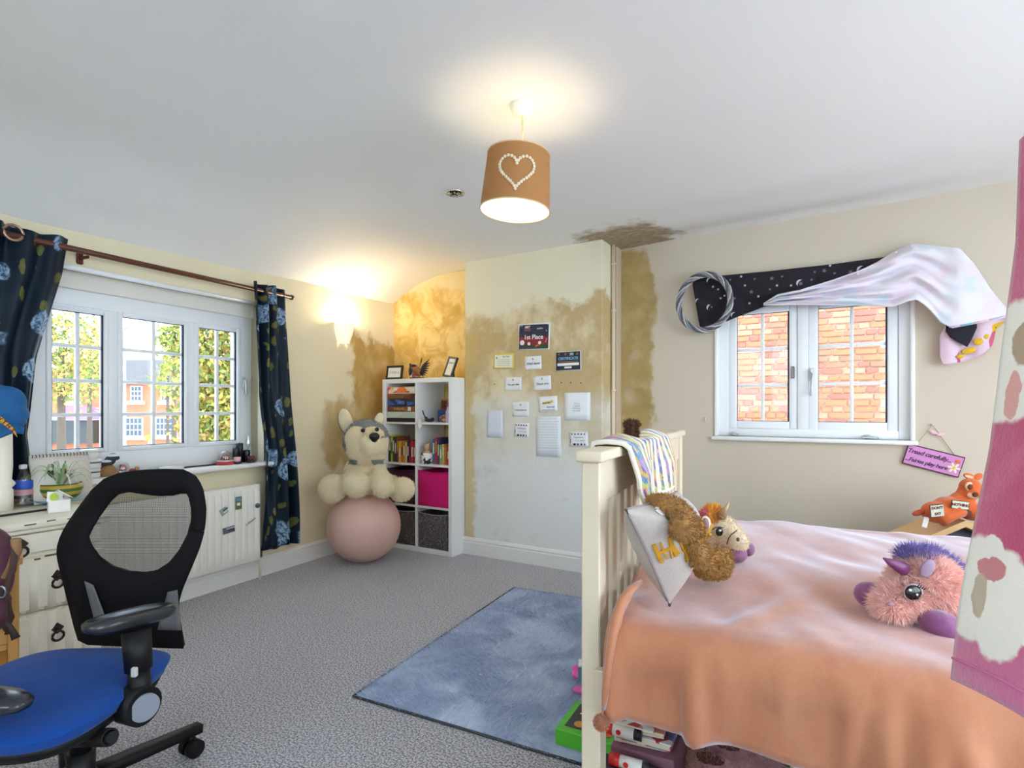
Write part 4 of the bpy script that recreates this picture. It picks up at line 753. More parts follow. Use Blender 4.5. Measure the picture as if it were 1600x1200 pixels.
od = ['first', 'second', 'third', 'fourth', 'fifth', 'sixth', 'seventh', 'eighth', 'ninth', 'tenth', 'eleventh', 'twelfth', 'thirteenth']
for i, (w_, h_, c_, nm) in enumerate(L1):
    book(x_, w_, h_, .03, 2, c_, '%s book, %s from the left in the left book compartment' % (nm, od[i]), 'books in the left compartment'); x_ += w_+.0025
for i, (x_, w_, h_, c_, nm) in enumerate(((.20, .05, .30, (50, 84, 120), 'tall blue'), (.255, .04, .31, (34, 44, 70), 'tall navy'), (.17, .024, .28, (190, 150, 90), 'tall tan'))):
    book(x_, w_, h_, .19, 2, c_, '%s book standing behind the row of smaller books' % nm, 'books in the left compartment')
x_ = .125
for i, (w_, h_, c_, nm) in enumerate([(.026, .215, (70, 104, 150), 'steel blue'), (.022, .225, (200, 50, 60), 'scarlet'), (.020, .22, (56, 66, 110), 'indigo'), (.026, .165, (130, 170, 130), 'sage green'), (.022, .17, (210, 190, 90), 'sandy yellow'), (.02, .17, (190, 110, 70), 'terracotta'), (.034, .15, (216, 70, 44), 'vermilion'), (.024, .21, (60, 80, 120), 'slate blue')]):
    book(x_, w_, h_, .06, 2, c_, '%s book, %s from the left in the right book compartment' % (nm, od[i]), 'books in the right compartment', cell=RX); x_ += w_+.0025
o = T('mug', 'white mug with a black blot pattern and a wrapped bear inside', 'mug', SH(RX+.075, .05, RZ[2])); n = NT('mug_print'); n.set(col=n.mix(n.smooth(n.noise(22, 2), .52, .56), C(238, 236, 232), C(36, 34, 40)), rough=.3)
P('cup', MB().lathe([(0, 0), (.038, 0), (.046, .01), (.05, .095), (.047, .095), (.043, .02), (0, .016)], n=24), n.m, o); P('handle', MB().tube([(-.047-.022*math.sin(PI*i/8), 0, .025+.05*i/8) for i in range(9)], .005, 8), n.m, o)
o = T('wrapped_bear', 'tan teddy in cellophane sitting in the white mug', 'toy', SH(RX+.075, .05, RZ[2]+.017)); P('body', blobs([((0, 0, .075), .032), ((0, -.005, .125), .028), ((-.018, 0, .148), .011), ((.018, 0, .148), .011)], .006, 2), mat('bear_tan', C(190, 160, 130), .8, .15, 40), o)
# right top compartment
o = T('gold_picture', 'brown picture in a thin gold frame at the back of the top right compartment', 'picture', SH(RX+.072, .30, RZ[3]+.003), 0, rot=(-.12, 0, 0)); P('frame', MB().span((-.065, 0, 0), (.06, .015, .20), bev=.004), mat('gold_frame', C(196, 160, 70), .35, .1, 20, metal=.5), o); P('print', MB().span((-.052, -.003, .014), (.048, .0, .186)), mat('print_brown', C(112, 66, 40), .6, .2, 20), o)
o = ONE('blue_tin', MB().span((-.06, 0, 0), (.055, .09, .105), bev=.006, seg=2), mat('tin_blue', C(44, 76, 140), .35, .25, 14), 'royal blue tin standing in the top right compartment', 'tin', SH(RX+.150, .17, RZ[3]))
o = ONE('shell_ball', blobs([((0, 0, .032), (.045, .036, .032)), ((.01, -.01, .04), (.03, .03, .026))], .006, 2), printed('shell_pattern', (150, 96, 66), [(200, 170, 140), (110, 66, 46)], 60, 2), 'brown mottled shell lying in front of the blue tin', 'shell', SH(RX+.25, .06, RZ[3]))
o = T('lilac_bottle', 'lilac bottle with a pink loop beside the blue tin', 'bottle', SH(RX+.312, .035, RZ[3])); P('body', MB().lathe([(0, 0), (.02, 0), (.022, .01), (.022, .09), (.014, .105), (.012, .13), (0, .13)], n=18), mat('bottle_lilac', C(196, 176, 208), .4, .1, 20), o); P('loop', MB().tube([(0, .012*math.cos(a)*0, .15+.028*math.sin(a)) if False else (.012*math.cos(a), 0, .152+.028*math.sin(a)) for a in [2*PI*i/14 for i in range(14)]], .004, 6, True), mat('loop_pink', C(214, 130, 160), .5), o)
o = T('black_bird_figurine', 'small black bird figurine with raised tail at the shelf edge', 'figurine', SH(RX+.11, .035, RZ[3])); P('body', blobs([((.0, 0, .018), (.05, .02, .015)), ((.035, 0, .026), .016), ((-.03, 0, .035), (.02, .008, .012), (0, .7, 0))], .004, 2), mat('bird_black', C(40, 34, 38), .6, .2, 40), o); P('tail', MB().slab(lambda a, b: (-.035-.035*a, -.004+.012*(b-.5), .03+.075*a-.004*a*a), 6, 2, .003), MC['bird_black'], o)
o = ONE('white_feather', MB().slab(lambda a, b: ((b-.5)*.055*math.sin(PI*min(1, a*.92+.08))*(1 if a < .6 else (1-a)/.4*.9+.1), -.012-.002*math.sin(8*b), .02-.10*a), 14, 6, .002), mat('feather_white', C(238, 232, 226), .8, .05, 120, .3, 150), 'white feather hanging over the edge of the top right compartment', 'feather', SH(RX+.045, 0, RZ[3]+.012))
# on top of the unit
pic = mat('frame_black', C(28, 26, 28), .4, .1, 20); card = mat('card_white', C(238, 236, 230), .7, .02, 20)
def photo_frame(lb, loc, rz, w_, h_, lean, rows, rl=0):
    o = T('photo_frame', lb, 'photo frame', loc, rz, rot=(-lean, rl, rz)); mb = MB(); b_ = .018
    for s_ in ((-w_/2, -w_/2+b_, 0, h_), (w_/2-b_, w_/2, 0, h_), (-w_/2, w_/2, 0, b_), (-w_/2, w_/2, h_-b_, h_)): mb.span((s_[0], -.012, s_[2]), (s_[1], .006, s_[3]), bev=.002)
    P('frame', mb, pic, o); P('mount', MB().span((-w_/2+b_*.8, -.006, b_*.8), (w_/2-b_*.8, -.002, h_-b_*.8)), card, o); P('strut', MB().box((0, .03, h_*.4), (.04, .004, h_*.75), (.5, 0, 0)), pic, o)
    return o
f1 = photo_frame('black frame with handwritten card at the left end of the shelf top', SH(-.685, .06, OH), .05, .18, .125, .15, 1)
TX('YEAR 6', .034, mat('pencil_grey', C(170, 165, 160), .8), f1, (0, -.0066, .062))
f2 = photo_frame('black frame leaning sideways at the chimney end of the shelf top', SH(-.125, .10, OH+.006), -.3, .125, .18, .28, 0, .16)
TX('BASKETS', .016, mat('ink_dark', C(60, 60, 64), .7), f2, (0, -.0066, .125))
o = T('metal_bird', 'dark metal bird sculpture with spread feather wings on the shelf top', 'sculpture', SH(-.43, .07, OH)); dk = mat('bird_metal', C(26, 34, 58), .35, .4, 30, metal=.5); rust = mat('bird_rust', C(150, 92, 44), .5, .25, 20, metal=.3)
P('stand', MB().box((0, 0, .006), (.12, .06, .012), bev=.003), MC['frame_black'], o); P('body', blobs([((.0, 0, .065), (.045, .03, .04)), ((-.035, -.005, .095), (.026, .018, .022)), ((.02, 0, .045), (.03, .02, .03))], .005, 3), rust, o)
P('head', blobs([((-.035, -.005, .112), (.026, .018, .016)), ((-.066, -.008, .122), (.022, .006, .006), (0, .5, 0))], .004, 2), dk, o)
mb = MB(); mb.cyl((.03, 0, .10), (.045, 0, .15), .003); P('plume_stem', mb, dk, o); P('plume', MB().cyl((.044, 0, .142), (.054, 0, .178), .006, .004, n=10), dk, o)
for s_, x0, x1 in ((-1, -.05, -.10), (1, .02, .135)):
    for i in range(8):
        a = -.75+1.35*i/7; L = .075+.045*(i/7) if s_ > 0 else .05+.02*(i/7); bx, bz = .035*s_-(.01 if s_ < 0 else 0), .06+.006*i
        P('feather', MB().slab(lambda u_, v_, a=a, L=L, bx=bx, bz=bz, s_=s_, i=i: (bx+s_*L*u_*math.cos(a)-math.sin(a)*s_*(v_-.5)*.017*math.sin(PI*min(1, .15+u_*.85)), .004*i-.012, bz+L*u_*math.sin(a)+math.cos(a)*(v_-.5)*.017*math.sin(PI*min(1, .15+u_*.85))), 5, 2, .002), dk, o)
ONE('teal_card', MB().box((0, 0, .065), (.075, .003, .13), (-.12, 0, 0)), printed('card_teal', (120, 186, 160), [(150, 206, 180), (190, 60, 110)], 26, 3), 'mint green picture card propped behind the metal bird', 'card', SH(-.515, .14, OH))
ONE('place_card', MB().prism([(-.02, 0), (.02, 0), (.008, .075)], .003), mat('card_gold', C(206, 176, 110), .5, .2, 40), 'small pointed gold card beside the leaning frame', 'card', SH(-.25, .09, OH))
# ================================================================ EXERCISE BALL AND TOY HUSKY
bc = atD(569, 822, 4.36); R_ = .286
n = NT('ball_vinyl'); n.set(col=n.mix(n.noise(4, 3), C(218, 176, 162), C(228, 188, 174)), rough=.42).bump(n.noise(240, 2), .06, .002)
b = MB(); b.lathe([(R_*math.sin(PI*i/40)*(1+.0), R_*.985*(1-math.cos(PI*i/40))) for i in range(41)], n=56); o = ONE('exercise_ball', b, n.m, 'large pale pink exercise ball on the carpet under the toy husky', 'ball', (bc.x, bc.y, 0))
ONEP = [.3, .5, .7]
hk = Bill(572, 700, 4.30); t = T('toy_husky', 'big cream plush husky with grey hood sitting on the pink ball', 'soft toy', hk.p, YAW)
px = hk.r(1)
def hB(u, v, dd, rx, rz, ry=None, rot=(0, 0, 0)): return (hk(u, v, dd), (rx*px, (ry or rx)*px, rz*px), rot)
cream_f = mat('plush_cream', C(232, 216, 180), .95, .08, 12, .5, 90, .01, sheen=.4); grey_f = mat('plush_grey', C(128, 132, 134), .95, .2, 60, .6, 120, .01, sheen=.3)
L_ = [hB(573, 690, 0, 36, 35, 32), hB(575, 705, -.06, 30, 22, 24), hB(583, 693, -.15, 19, 17, 20), hB(583, 699, -.13, 21, 15, 20), hB(569, 738, .04, 30, 32, 26), hB(569, 756, .05, 36, 22, 30),
      hB(552, 735, -.02, 13, 16), hB(590, 735, -.02, 13, 16), hB(553, 747, -.11, 16, 16), hB(557, 757, -.17, 21, 20, 20), hB(594, 747, -.11, 15, 16), hB(599, 759, -.17, 17.5, 19, 18),
      hB(536, 757, -.02, 17, 15, 22), hB(519, 764, -.10, 22, 22, 15, (0, .35, 0)), hB(523, 757, -.09, 18, 16, 15), hB(608, 757, -.0, 17, 15, 22), hB(628, 765, -.05, 21, 19, 15, (0, -.3, 0))]
me = blobs(L_, .012, 5)
ball_c = hk.p-Vector((bc.x, bc.y, R_*.985))
for v in me.vertices:
    w_ = Matrix.Rotation(YAW, 3, 'Z') @ v.co+ball_c
    if w_.length < R_+.004: w_ = w_.normalized()*(R_+.004); v.co = Matrix.Rotation(-YAW, 3, 'Z') @ (w_-ball_c)
me.materials.append(cream_f); me.materials.append(grey_f); hc = hk(573, 690)
mi = []
for pl in me.polygons:
    q = (pl.center-hc)/px; a, d_, z_ = q.x, q.y, q.z; g = 0
    if z_ > -14 and (a*a+z_*z_) > 5:
        white = d_ < -3 and ((a+10)**2+(z_-6)**2 < 19**2 or (a-14)**2+(z_-7)**2 < 17**2 or z_ < 2+.15*a and a > -26)
        g = 0 if white else 1
    elif -40 < z_ <= -14 and d_ > 10 and abs(a) > 8: g = 1
    elif -34 < z_ < -26 and (abs(a+17) < 9 or abs(a-22) < 7): g = 1
    mi.append(g)
me.polygons.foreach_set('material_index', mi); bd = P('body', me, None, t)
fm = fur(me, 16000, .012, .004, 3); fm.materials.append(cream_f); fm.materials.append(grey_f)
def gmat(p):
    q = (Vector(p)-hc)/px; a, d_, z_ = q.x, q.y, q.z
    if z_ > -14: return 0 if d_ < -3 and ((a+10)**2+(z_-6)**2 < 19**2 or (a-14)**2+(z_-7)**2 < 17**2 or z_ < 2+.15*a and a > -26) else 1
    if -40 < z_ and d_ > 10 and abs(a) > 8: return 1
    return 1 if -34 < z_ < -26 and (abs(a+17) < 9 or abs(a-22) < 7) else 0
fm.polygons.foreach_set('material_index', [gmat(fm.vertices[p.vertices[0]].co) for p in fm.polygons]); P('fur', fm, None, bd, kind='stuff')
for (u, v, w_, h_, tl, dd) in ((540, 658, 11, 20, -.25, .02), (592, 657, 7, 13, .3, .03)):
    mb = MB(); mb.ball(hk(u, v, dd), (w_*px, 5*px, h_*px), (0, tl, 0)); e_ = P('ear', mb, cream_f, t); mb = MB(); mb.ball(hk(u-.5, v+1, dd+.012), (w_*px*1.08, 5*px, h_*px*1.06), (0, tl, 0)); P('ear_back', mb, grey_f, e_)
P('nose', blobs([hB(585, 682, -.235, 8, 6.5, 6), hB(585, 686, -.235, 5, 5, 5)], .005, 2), mat('nose_black', C(14, 13, 15), .3, .1), t)
for (u, v) in ((567, 672.5), (589, 671)): P('eye', MB().ball(hk(u, v, -.148), (3.4*px, 3*px, 3.2*px)), MC['nose_black'], t)
P('mouth_seam', MB().tube([hk(585, 690, -.238), hk(585.3, 696, -.232), hk(585, 702, -.222)], .0022, 6), mat('seam_dark', C(60, 50, 44), .8), t)
# ================================================================ PAPERS PINNED TO THE CHIMNEY BREAST
def paper(u0, v0, u1, v1, lb, colr=(240, 240, 242), rot=0, name='note', cat='paper', thick=.0016, rolled=0):
    a = onY(u0, v1, CHY-.004); b = onY(u1, v0, CHY-.004); c_ = (a+b)/2; w_, h_ = abs(b.x-a.x), abs(b.z-a.z)
    o = T(name, lb, cat, c_, rot=(0, rot, 0)); P('sheet', MB().slab(lambda p, q: (-w_/2+w_*p, -.004*q*p*rolled-.003*math.sin(PI*p)*.3, -h_/2+h_*q), 6, 4, thick), mat('paper_%d_%d_%d' % colr, C(*colr), .75, .012, 30), o); return o, w_, h_
ink = mat('ink_blue', C(70, 84, 112), .8); inkk = mat('ink_black', C(40, 40, 48), .8); inkl = mat('ink_light', C(160, 168, 178), .8); inkw = mat('ink_white', C(240, 238, 235), .7); inkg = mat('ink_pale', C(196, 200, 206), .8)
def bar(o, x, z, w_, h_, m_, name='print', y=-.0024, t_=.001, rot=0): return P(name, MB().box((x, y, z), (w_, t_, h_), (0, rot, 0)), m_, o)
def dots(o, pts, r_, m_, name='print'):
    for x, z in pts: P(name, MB().cyl((x, -.0018, z), (x, -.0030, z), r_, n=10), m_, o)
o, w_, h_ = paper(810, 503, 859, 548, 'large framed blue and red award sheet reading 1st Place, highest on the wall', (236, 236, 236), .03, 'award_sheet', thick=.006)
bar(o, 0, h_*.22, w_*.94, h_*.46, mat('award_navy', C(42, 44, 70), .5, .1, 30), y=-.0042); bar(o, 0, -h_*.15, w_*.94, h_*.32, mat('award_red', C(140, 34, 48), .5, .15, 30), y=-.0042); bar(o, 0, -h_*.385, w_*.94, h_*.16, mat('award_green', C(54, 66, 48), .5, .3, 40), y=-.0042)
TX('1st Place', .048, inkw, o, (0, -.0052, -.005), bold=.0008); TX('ART', .026, inkw, o, (-w_*.2, -.0052, h_*.36), bold=.0006); TX('PRIZE', .022, mat('award_orange', C(200, 110, 70), .6), o, (-w_*.2, -.0052, h_*.24)); TX('active', .022, inkw, o, (w_*.2, -.0052, h_*.3))
for x, z, r_ in ((-.36, -.22, .020), (-.14, -.27, .013), (.2, -.24, .013)): P('print', MB().cyl((x*w_, -.0044, z*h_), (x*w_, -.0056, z*h_), r_, n=18), inkw, o)
bar(o, w_*.14, -h_*.33, .05, .014, mat('award_carrot', C(214, 100, 40), .6), y=-.005, rot=-.4)
for x, z in ((.4, .2), (.41, -.12), (.39, -.2), (-.44, .42), (-.38, .42), (.44, .44)): bar(o, x*w_, z*h_, .012, .004, inkw, y=-.005, rot=x*3)
o, w_, h_ = paper(771, 551, 803, 577, 'yellow bordered certificate card left of the Well done note', (226, 204, 96), .03, 'certificate_card'); bar(o, 0, -.002, w_*.86, h_*.78, mat('cert_cream', C(238, 234, 214), .7)); TX('Star Card', .016, inkk, o, (w_*.12, -.0032, h_*.28))
for k in range(4): bar(o, .0, h_*(.08-.12*k), w_*.62, .003, inkl, y=-.0031)
dots(o, [(-w_*.33, h_*.2)], .010, inkl)
def note(u0, v0, u1, v1, s, lb, rot=0, sz=.028):
    o, w_, h_ = paper(u0, v0, u1, v1, lb, (238, 238, 240), rot); dots(o, [(0, h_*.28)], .0045, mat('paw_stamp', C(70, 74, 84), .7)); dots(o, [(-.005, h_*.34), (0, h_*.36), (.005, h_*.34)], .0018, MC['paw_stamp']); TX(s, sz, ink, o, (0, -.0026, -h_*.05), shear=.35); return o
note(820, 556, 846, 578, 'Well done', 'white note reading Well done below the large award sheet', -.03); note(788.7, 589, 815, 610.5, 'You got this', 'white note reading You got this, left of the Thank you note', .0, .022)
note(833.7, 587, 861, 610, 'Thank you', 'white note reading Thank you below the Well done note', -.05, .026); note(800.6, 628, 826.6, 650.5, 'Congratulations', 'white note reading Congratulations in pale handwriting', .0, .017)
o, w_, h_ = paper(868, 547.5, 908, 580, 'dark laminated sheet reading CERTIFICATE at the right of the wall', (206, 210, 214), -.01, 'certificate_sheet', thick=.003); bar(o, 0, 0, w_*.94, h_*.92, mat('cert_dark', C(34, 36, 48), .5, .2, 30)); TX('CERTIFICATE', .028, mat('cert_blue', C(120, 180, 220), .6), o, (0, -.0034, h_*.12), bold=.0008)
bar(o, 0, -h_*.04, w_*.8, .006, mat('cert_brown', C(150, 96, 60), .6), y=-.0031); bar(o, 0, -h_*.17, w_*.84, .020, inkw, y=-.0031); bar(o, 0, -h_*.33, w_*.28, .014, inkw, y=-.0031); bar(o, .03, h_*.34, .03, .02, inkl, y=-.0031); dots(o, [(-.02, h_*.35), (.075, h_*.34), (-.075, h_*.36)], .009, MC['cert_brown'])
o, w_, h_ = paper(841.7, 619, 871, 643, 'white card with yellow brush stroke and blue print', (240, 240, 240), -.04, 'thank_you_card'); bar(o, .0, h_*.1, w_*.55, .016, mat('brush_yellow', C(226, 200, 80), .7), rot=-.15); TX('Busy Bee', .019, inkk, o, (-.012, -.0034, h_*.06), shear=.3); TX('Superstar', .018, ink, o, (w_*.14, -.0030, -h_*.2), shear=.2); bar(o, 0, -h_*.4, w_*.7, .004, inkl)
o, w_, h_ = paper(882, 613, 922.5, 656.5, 'square white sheet with a small grey printed verse at its centre', (240, 242, 248), .0, 'verse_sheet')
for k, s in enumerate(('This is', 'a gentle', 'reminder', 'to smile')): TX(s, .018, inkl, o, (-.005, -.0026, .022-.018*k))
o, w_, h_ = paper(761, 641, 786.5, 683, 'tall pale blue sheet with faint handwriting at the left of the wall', (226, 232, 244), .02, 'letter', rolled=3)
for k in range(5): bar(o, -w_*.12, h_*(.34-.09*k), w_*(.3+.1*hsh(k)), .003, inkg)
def stamp(u0, v0, u1, v1, lb, rot):
    o, w_, h_ = paper(u0, v0, u1, v1, lb, (238, 238, 242), rot, 'sticker_card')
    for k in range(5): dots(o, [(-w_*.36+k*w_*.17, h_*.34)], .006, [ink, inkk][k % 2])
    TX('Congratulations', .012, ink, o, (0, -.0026, h_*.12)); TX('A Star Award', .013, inkl, o, (w_*.06, -.0026, -h_*.1)); bar(o, -w_*.43, -h_*.1, .004, h_*.3, ink)
    for k in range(4): bar(o, -w_*.22+k*w_*.18, -h_*.36, .018-.003*k, .014, [inkk, ink][k % 2])
stamp(803.4, 661, 826.8, 683, 'small printed award card with dark doodles beside the tall lined letter', .03); stamp(889.6, 675, 919, 697, 'small printed award card with dark doodles below the square verse sheet', -.02)
o, w_, h_ = paper(837.6, 650.7, 876.4, 713, 'tall handwritten letter of two sheets, largest paper low on the wall', (232, 236, 242), -.01, 'letter')
for k in range(13): bar(o, -.006+.01*hsh(k), h_*(.44-.066*k), w_*(.72+.16*hsh(k, 3)), .0028, inkg)
bar(o, 0, -h_*.27, w_, .0015, inkl)
for (u, v) in ((773, 600.5), (877, 598), (892, 598), (907.5, 598.5)): p_ = onY(u, v, CHY); ONE('nail_hole', MB().cyl((0, -.0012, 0), (0, .001, 0), .005, n=10), MC['dark_hole'], {773: 'dark nail hole in the plaster left of the You got this note', 877: 'dark nail hole right of the Thank you note, first of three in line', 892: 'dark nail hole in the plaster, middle of three below the dark certificate', 907.5: 'dark nail hole nearest the pipe, last of three in line'}[u], 'nail hole', p_)
# ================================================================ PENDANT LAMP
rz_ = onZ(816, 172, 2.435); rz_.z = ceil_z(rz_.x, rz_.y)
t = T('pendant_lamp', 'ceiling pendant lamp with a brown linen shade and heart of buttons', 'lamp', rz_, YAW); dl = -SY*rz_.x+CY*rz_.y
cwm = mat('rose_white', C(240, 236, 224), .4, .02); P('ceiling_rose', MB().lathe([(0, -.045), (.02, -.044), (.042, -.034), (.05, -.012), (.05, .01), (0, .01)], n=32), cwm, t)
zs = lambda v: CAMZ+(HY-v)/F*dl-rz_.z
P('cord', MB().cyl((0, 0, -.04), (.004, 0, zs(250)), .004, n=10), mat('cord_cream', C(226, 206, 160), .5), t)
n = NT('shade_linen'); tl = n.N('ShaderNodeBsdfTranslucent'); ms = n.N('ShaderNodeMixShader'); ms.inputs[0].default_value = .35
wv = n.noise(220, 2, .6, n.scaled(1, 1, 3)); cl_ = n.mix(wv, C(176, 128, 78), C(206, 160, 106)); n.set(col=cl_, rough=.85); n.put(tl.inputs[0], C(216, 140, 60)); n.t.links.new(n.b.outputs[0], ms.inputs[1]); n.t.links.new(tl.outputs[0], ms.inputs[2]); n.t.links.new(ms.outputs[0], n.out.inputs[0]); lin = n.m
shl = mat('shade_lining', C(246, 242, 232), .7, .01)
n = NT('soft_glow'); n.set(col=C(255, 240, 210), em=C(255, 230, 180), ems=5.0); glow2 = n.m
z0, z1, r0, r1 = zs(330), zs(243), 54.5/857*dl, 48.5/857*dl
sh = P('shade', MB(), lin, t) if False else None
mb = MB(); mb.lathe([(r0, z0), (r1, z1)], n=64); shade = P('shade', mb, lin, t, 'brown linen drum shade', rot=(0, .07, 0)); mb = MB(); mb.lathe([(r0-.0025, z0+.001), (r1-.0025, z1-.001)], n=64); P('lining', mb, shl, shade, 'bright white lining')
for zz, rr in ((z0, r0), (z1, r1)): P('rim', MB().tube([(rr*math.cos(a), rr*math.sin(a), zz) for a in [2*PI*i/64 for i in range(64)]], .0028, 6, True), mat('shade_rim', C(226, 190, 150), .7), shade)
mb = MB(); [mb.cyl((.012*math.cos(a), .012*math.sin(a), z1+.01-.02), ((r1-.003)*math.cos(a), (r1-.003)*math.sin(a), z1-.004), .002, n=6) for a in (.3, .3+2*PI/3, .3+4*PI/3)]; mb.cyl((0, 0, z1-.05), (0, 0, z1+.02), .018, n=16); P('lamp_holder', mb, cwm, shade)
btn = mat('button_pearl', C(232, 214, 184), .35, .08, 60)
hp_ = heart(1.0); N_ = 36; cum = [0]
for i in range(28): cum.append(cum[-1]+math.dist(hp_[i], hp_[(i+1) % 28]))
bme = None
for k in range(N_):
    s_ = cum[-1]*k/N_; i = max(j for j in range(28) if cum[j] <= s_); f_ = (s_-cum[i])/(cum[i+1]-cum[i]); a_, b_ = hp_[i], hp_[(i+1) % 28]; hx = (a_[0]+(b_[0]-a_[0])*f_)*27/857*dl/.8; hz_ = zs(287)+(a_[1]+(b_[1]-a_[1])*f_)*24/857*dl/.85
    rr = r0+(r1-r0)*(hz_-z0)/(z1-z0)+.002; an = -PI/2+(hx-.002)/rr
    if bme is None: mb = MB(); mb.lathe([(0, .003), (.003, .0032), (.0062, .0022), (.0066, 0), (0, -.0005)], n=12); bme = mb.mesh('button', btn)
    o = P('button', bme, None, shade, None, (rr*math.cos(an), rr*math.sin(an), hz_), (PI/2, 0, an+PI/2))
P('bulb', MB().lathe([(0, -.055), (.018, -.05), (.028, -.03), (.026, -.008), (.014, .02), (.013, .05), (0, .05)], (0, 0, z0+.085), 20), glow2, shade)
d = bpy.data.lights.new('pendant_bulb', 'POINT'); d.energy = 1.0; d.color = (1, .84, .56); d.shadow_soft_size = .03; o = bpy.data.objects.new('pendant_bulb', d); COL.objects.link(o); o.location = (rz_.x, rz_.y, rz_.z+z0+.125)
# ================================================================ BED
from mathutils import noise as mnoise
BO = Vector((-.54, 1.366, 0)); BR = math.radians(5.86); BX = Vector((math.cos(BR), math.sin(BR), 0)); BYV = Vector((-math.sin(BR), math.cos(BR), 0))
def bloc(p): q = Vector(p)-BO; return Vector((q.dot(BX), q.dot(BYV), q.z))
def bwor(p): return BO+BX*p[0]+BYV*p[1]+Vector((0, 0, p[2]))
def bed_x(u, v, x): r = ray(u, v); return EYE+r*(((BO-EYE).dot(BX)+x)/r.dot(BX))
def bed_y(u, v, y): r = ray(u, v); return EYE+r*(((BO-EYE).dot(BYV)+y)/r.dot(BYV))
BW, BL_, TOP = 1.64, 2.08, .655
bedw = mat('bed_white', C(226, 212, 188), .45, .04, 4, .06, 60)
t = T('bed', 'wide white wooden bed with slatted headboard under the peach throw', 'bed', BO, BR)
P('post', MB().span((-.06, .02, 0), (-.008, .085, 1.07), bev=.004), bedw, t); P('post', MB().span((-.06, BW-.085, 0), (-.008, BW-.02, 1.07), bev=.004), bedw, t)
P('cap_rail', MB().span((-.072, 0, 1.07), (.004, BW, 1.10), bev=.006, seg=2), bedw, t); P('top_rail', MB().span((-.045, .085, .95), (-.02, BW-.085, 1.07), bev=.003), bedw, t); P('bottom_rail', MB().span((-.045, .085, .38), (-.02, BW-.085, .50), bev=.003), bedw, t)
sl = MB(); sl.span((-.041, -.0225, .49), (-.023, .0225, .96), bev=.003); slm = sl.mesh('slat', bedw)
for i in range(15): P('slat', slm, None, t, None, (0, .145+i*.0965, 0))
P('side_rail', MB().span((-.02, .0, .405), (BL_, .028, .52), bev=.003), bedw, t); P('side_rail', MB().span((-.02, BW-.03, .405), (BL_, BW, .52), bev=.003), bedw, t)
P('under_panel', MB().span((.455, .004, .06), (1.5, .022, .402), bev=.003), bedw, t); P('slat_base', MB().span((0, .03, .43), (BL_, BW-.03, .46)), bedw, t)
for x_ in (.45, BL_-.06): P('leg', MB().span((x_, .03, 0), (x_+.055, .085, .41), bev=.003), bedw, t)
P('foot_rail', MB().span((BL_-.03, .0, 0), (BL_+.02, BW, .55), bev=.004), bedw, t)
ONE('mattress', MB().span((.005, .035, .461), (BL_-.04, BW-.04, .628), bev=.05, seg=3), mat('mattress_white', C(230, 226, 220), .8, .03), 'thick mattress on the white bed under the peach throw', 'mattress', BO, BR)
# peach throw
PROF = [(-.024, .411), (-.026, .49), (-.030, .575), (-.018, .625), (.012, .648), (.06, TOP), (.3, TOP+.004), (.8, TOP+.010), (1.25, TOP), (1.55, TOP-.004), (1.61, .63), (1.66, .58), (1.67, .46)]
PL = [0]
for a, b in zip(PROF, PROF[1:]): PL.append(PL[-1]+math.dist(a, b))
def throw(a, b):
    x = .018+2.10*a; s_ = PL[-1]*b; y = float(np.interp(s_, PL, [p[0] for p in PROF])); z = float(np.interp(s_, PL, [p[1] for p in PROF]))
    side = max(0, min(1, (.64-z)/.12)) if y < .4 else 0; topm = max(0, min(1, (y-.02)/.12))*(1 if y < 1.55 else 0)
    f = mnoise.noise(Vector((x*7.5+.6*z, z*1.2, 0)))+.8*mnoise.noise(Vector((x*19, z*2, 4)))
    y -= side*(-.004+.046*max(-.4, f))*(.35+1.3*max(0, (.62-z)/.2))*min(1, .15+x/.12)
    z += topm*(.018*mnoise.noise(Vector((x*3.2, y*2.6, 1)))+.011*mnoise.noise(Vector((x*9+y*4, y*3, 7))))
    z += topm*.012*math.exp(-((x-.33-.55*(y-.1))/.035)**2)*math.exp(-((y-.1)/.35)**2)      # long crease away from the cushion
    z += .016*math.exp(-((x-.52+.2*y)/.05)**2)*topm*math.exp(-((y-.06)/.15)**2)
    z += topm*.04*math.exp(-(x/.07)**2)*(.6+.4*math.sin(y*19))*math.exp(-((y-.35)/.5)**2)
    z += side*.006*math.sin(x*6+1)*0
    if y < .2 and z < .62: y = min(y, -.012)
    if z < .43: z += .006*math.sin(x*9)+.004*math.sin(x*23)
    return (x, y, z)
n = NT('throw_velvet'); nap = n.noise(6, 4, .6, n.scaled(1.2, 1, .5)); fine = n.noise(260, 2, .6)
col = n.mix(n.smooth(nap, .3, .7), C(178, 108, 72), C(198, 132, 96)); col = n.mix(n.math('MULTIPLY', fine, .25), col, C(216, 162, 128))
n.set(col=col, rough=.75, sheen=1.0, sheenr=.42, sheenc=(.80, .84, 1, 1)).bump(n.math('ADD', n.math('MULTIPLY', n.noise(420, 2), .5), n.noise(30, 4)), .2, .004); thm = n.m
t = T('throw_blanket', 'peach velvet throw covering the bed with a pompom at its corner', 'blanket', BO, BR)
P('cloth', MB().slab(throw, 150, 110, .012), thm, t)
ed = [bloc(bed_y(u, v, y)) for u, v, y in ((1003, 908, .10), (985, 922, .07), (972, 940, .03), (962, 968, -.012), (955, 1005, -.035), (950, 1045, -.045), (946, 1080, -.05), (943, 1108, -.052))]
P('rolled_edge', MB().tube(ed, [.006, .012, .014, .013, .011, .010, .010, .006], 12), thm, t)
ed = [bloc(bed_y(u, v, y)) for u, v, y in ((992, 918, .12), (978, 935, .06), (966, 958, .02), (960, 1000, -.02), (957, 1040, -.04))]
P('rolled_edge', MB().tube(ed, [.006, .013, .014, .010, .004], 12), thm, t)
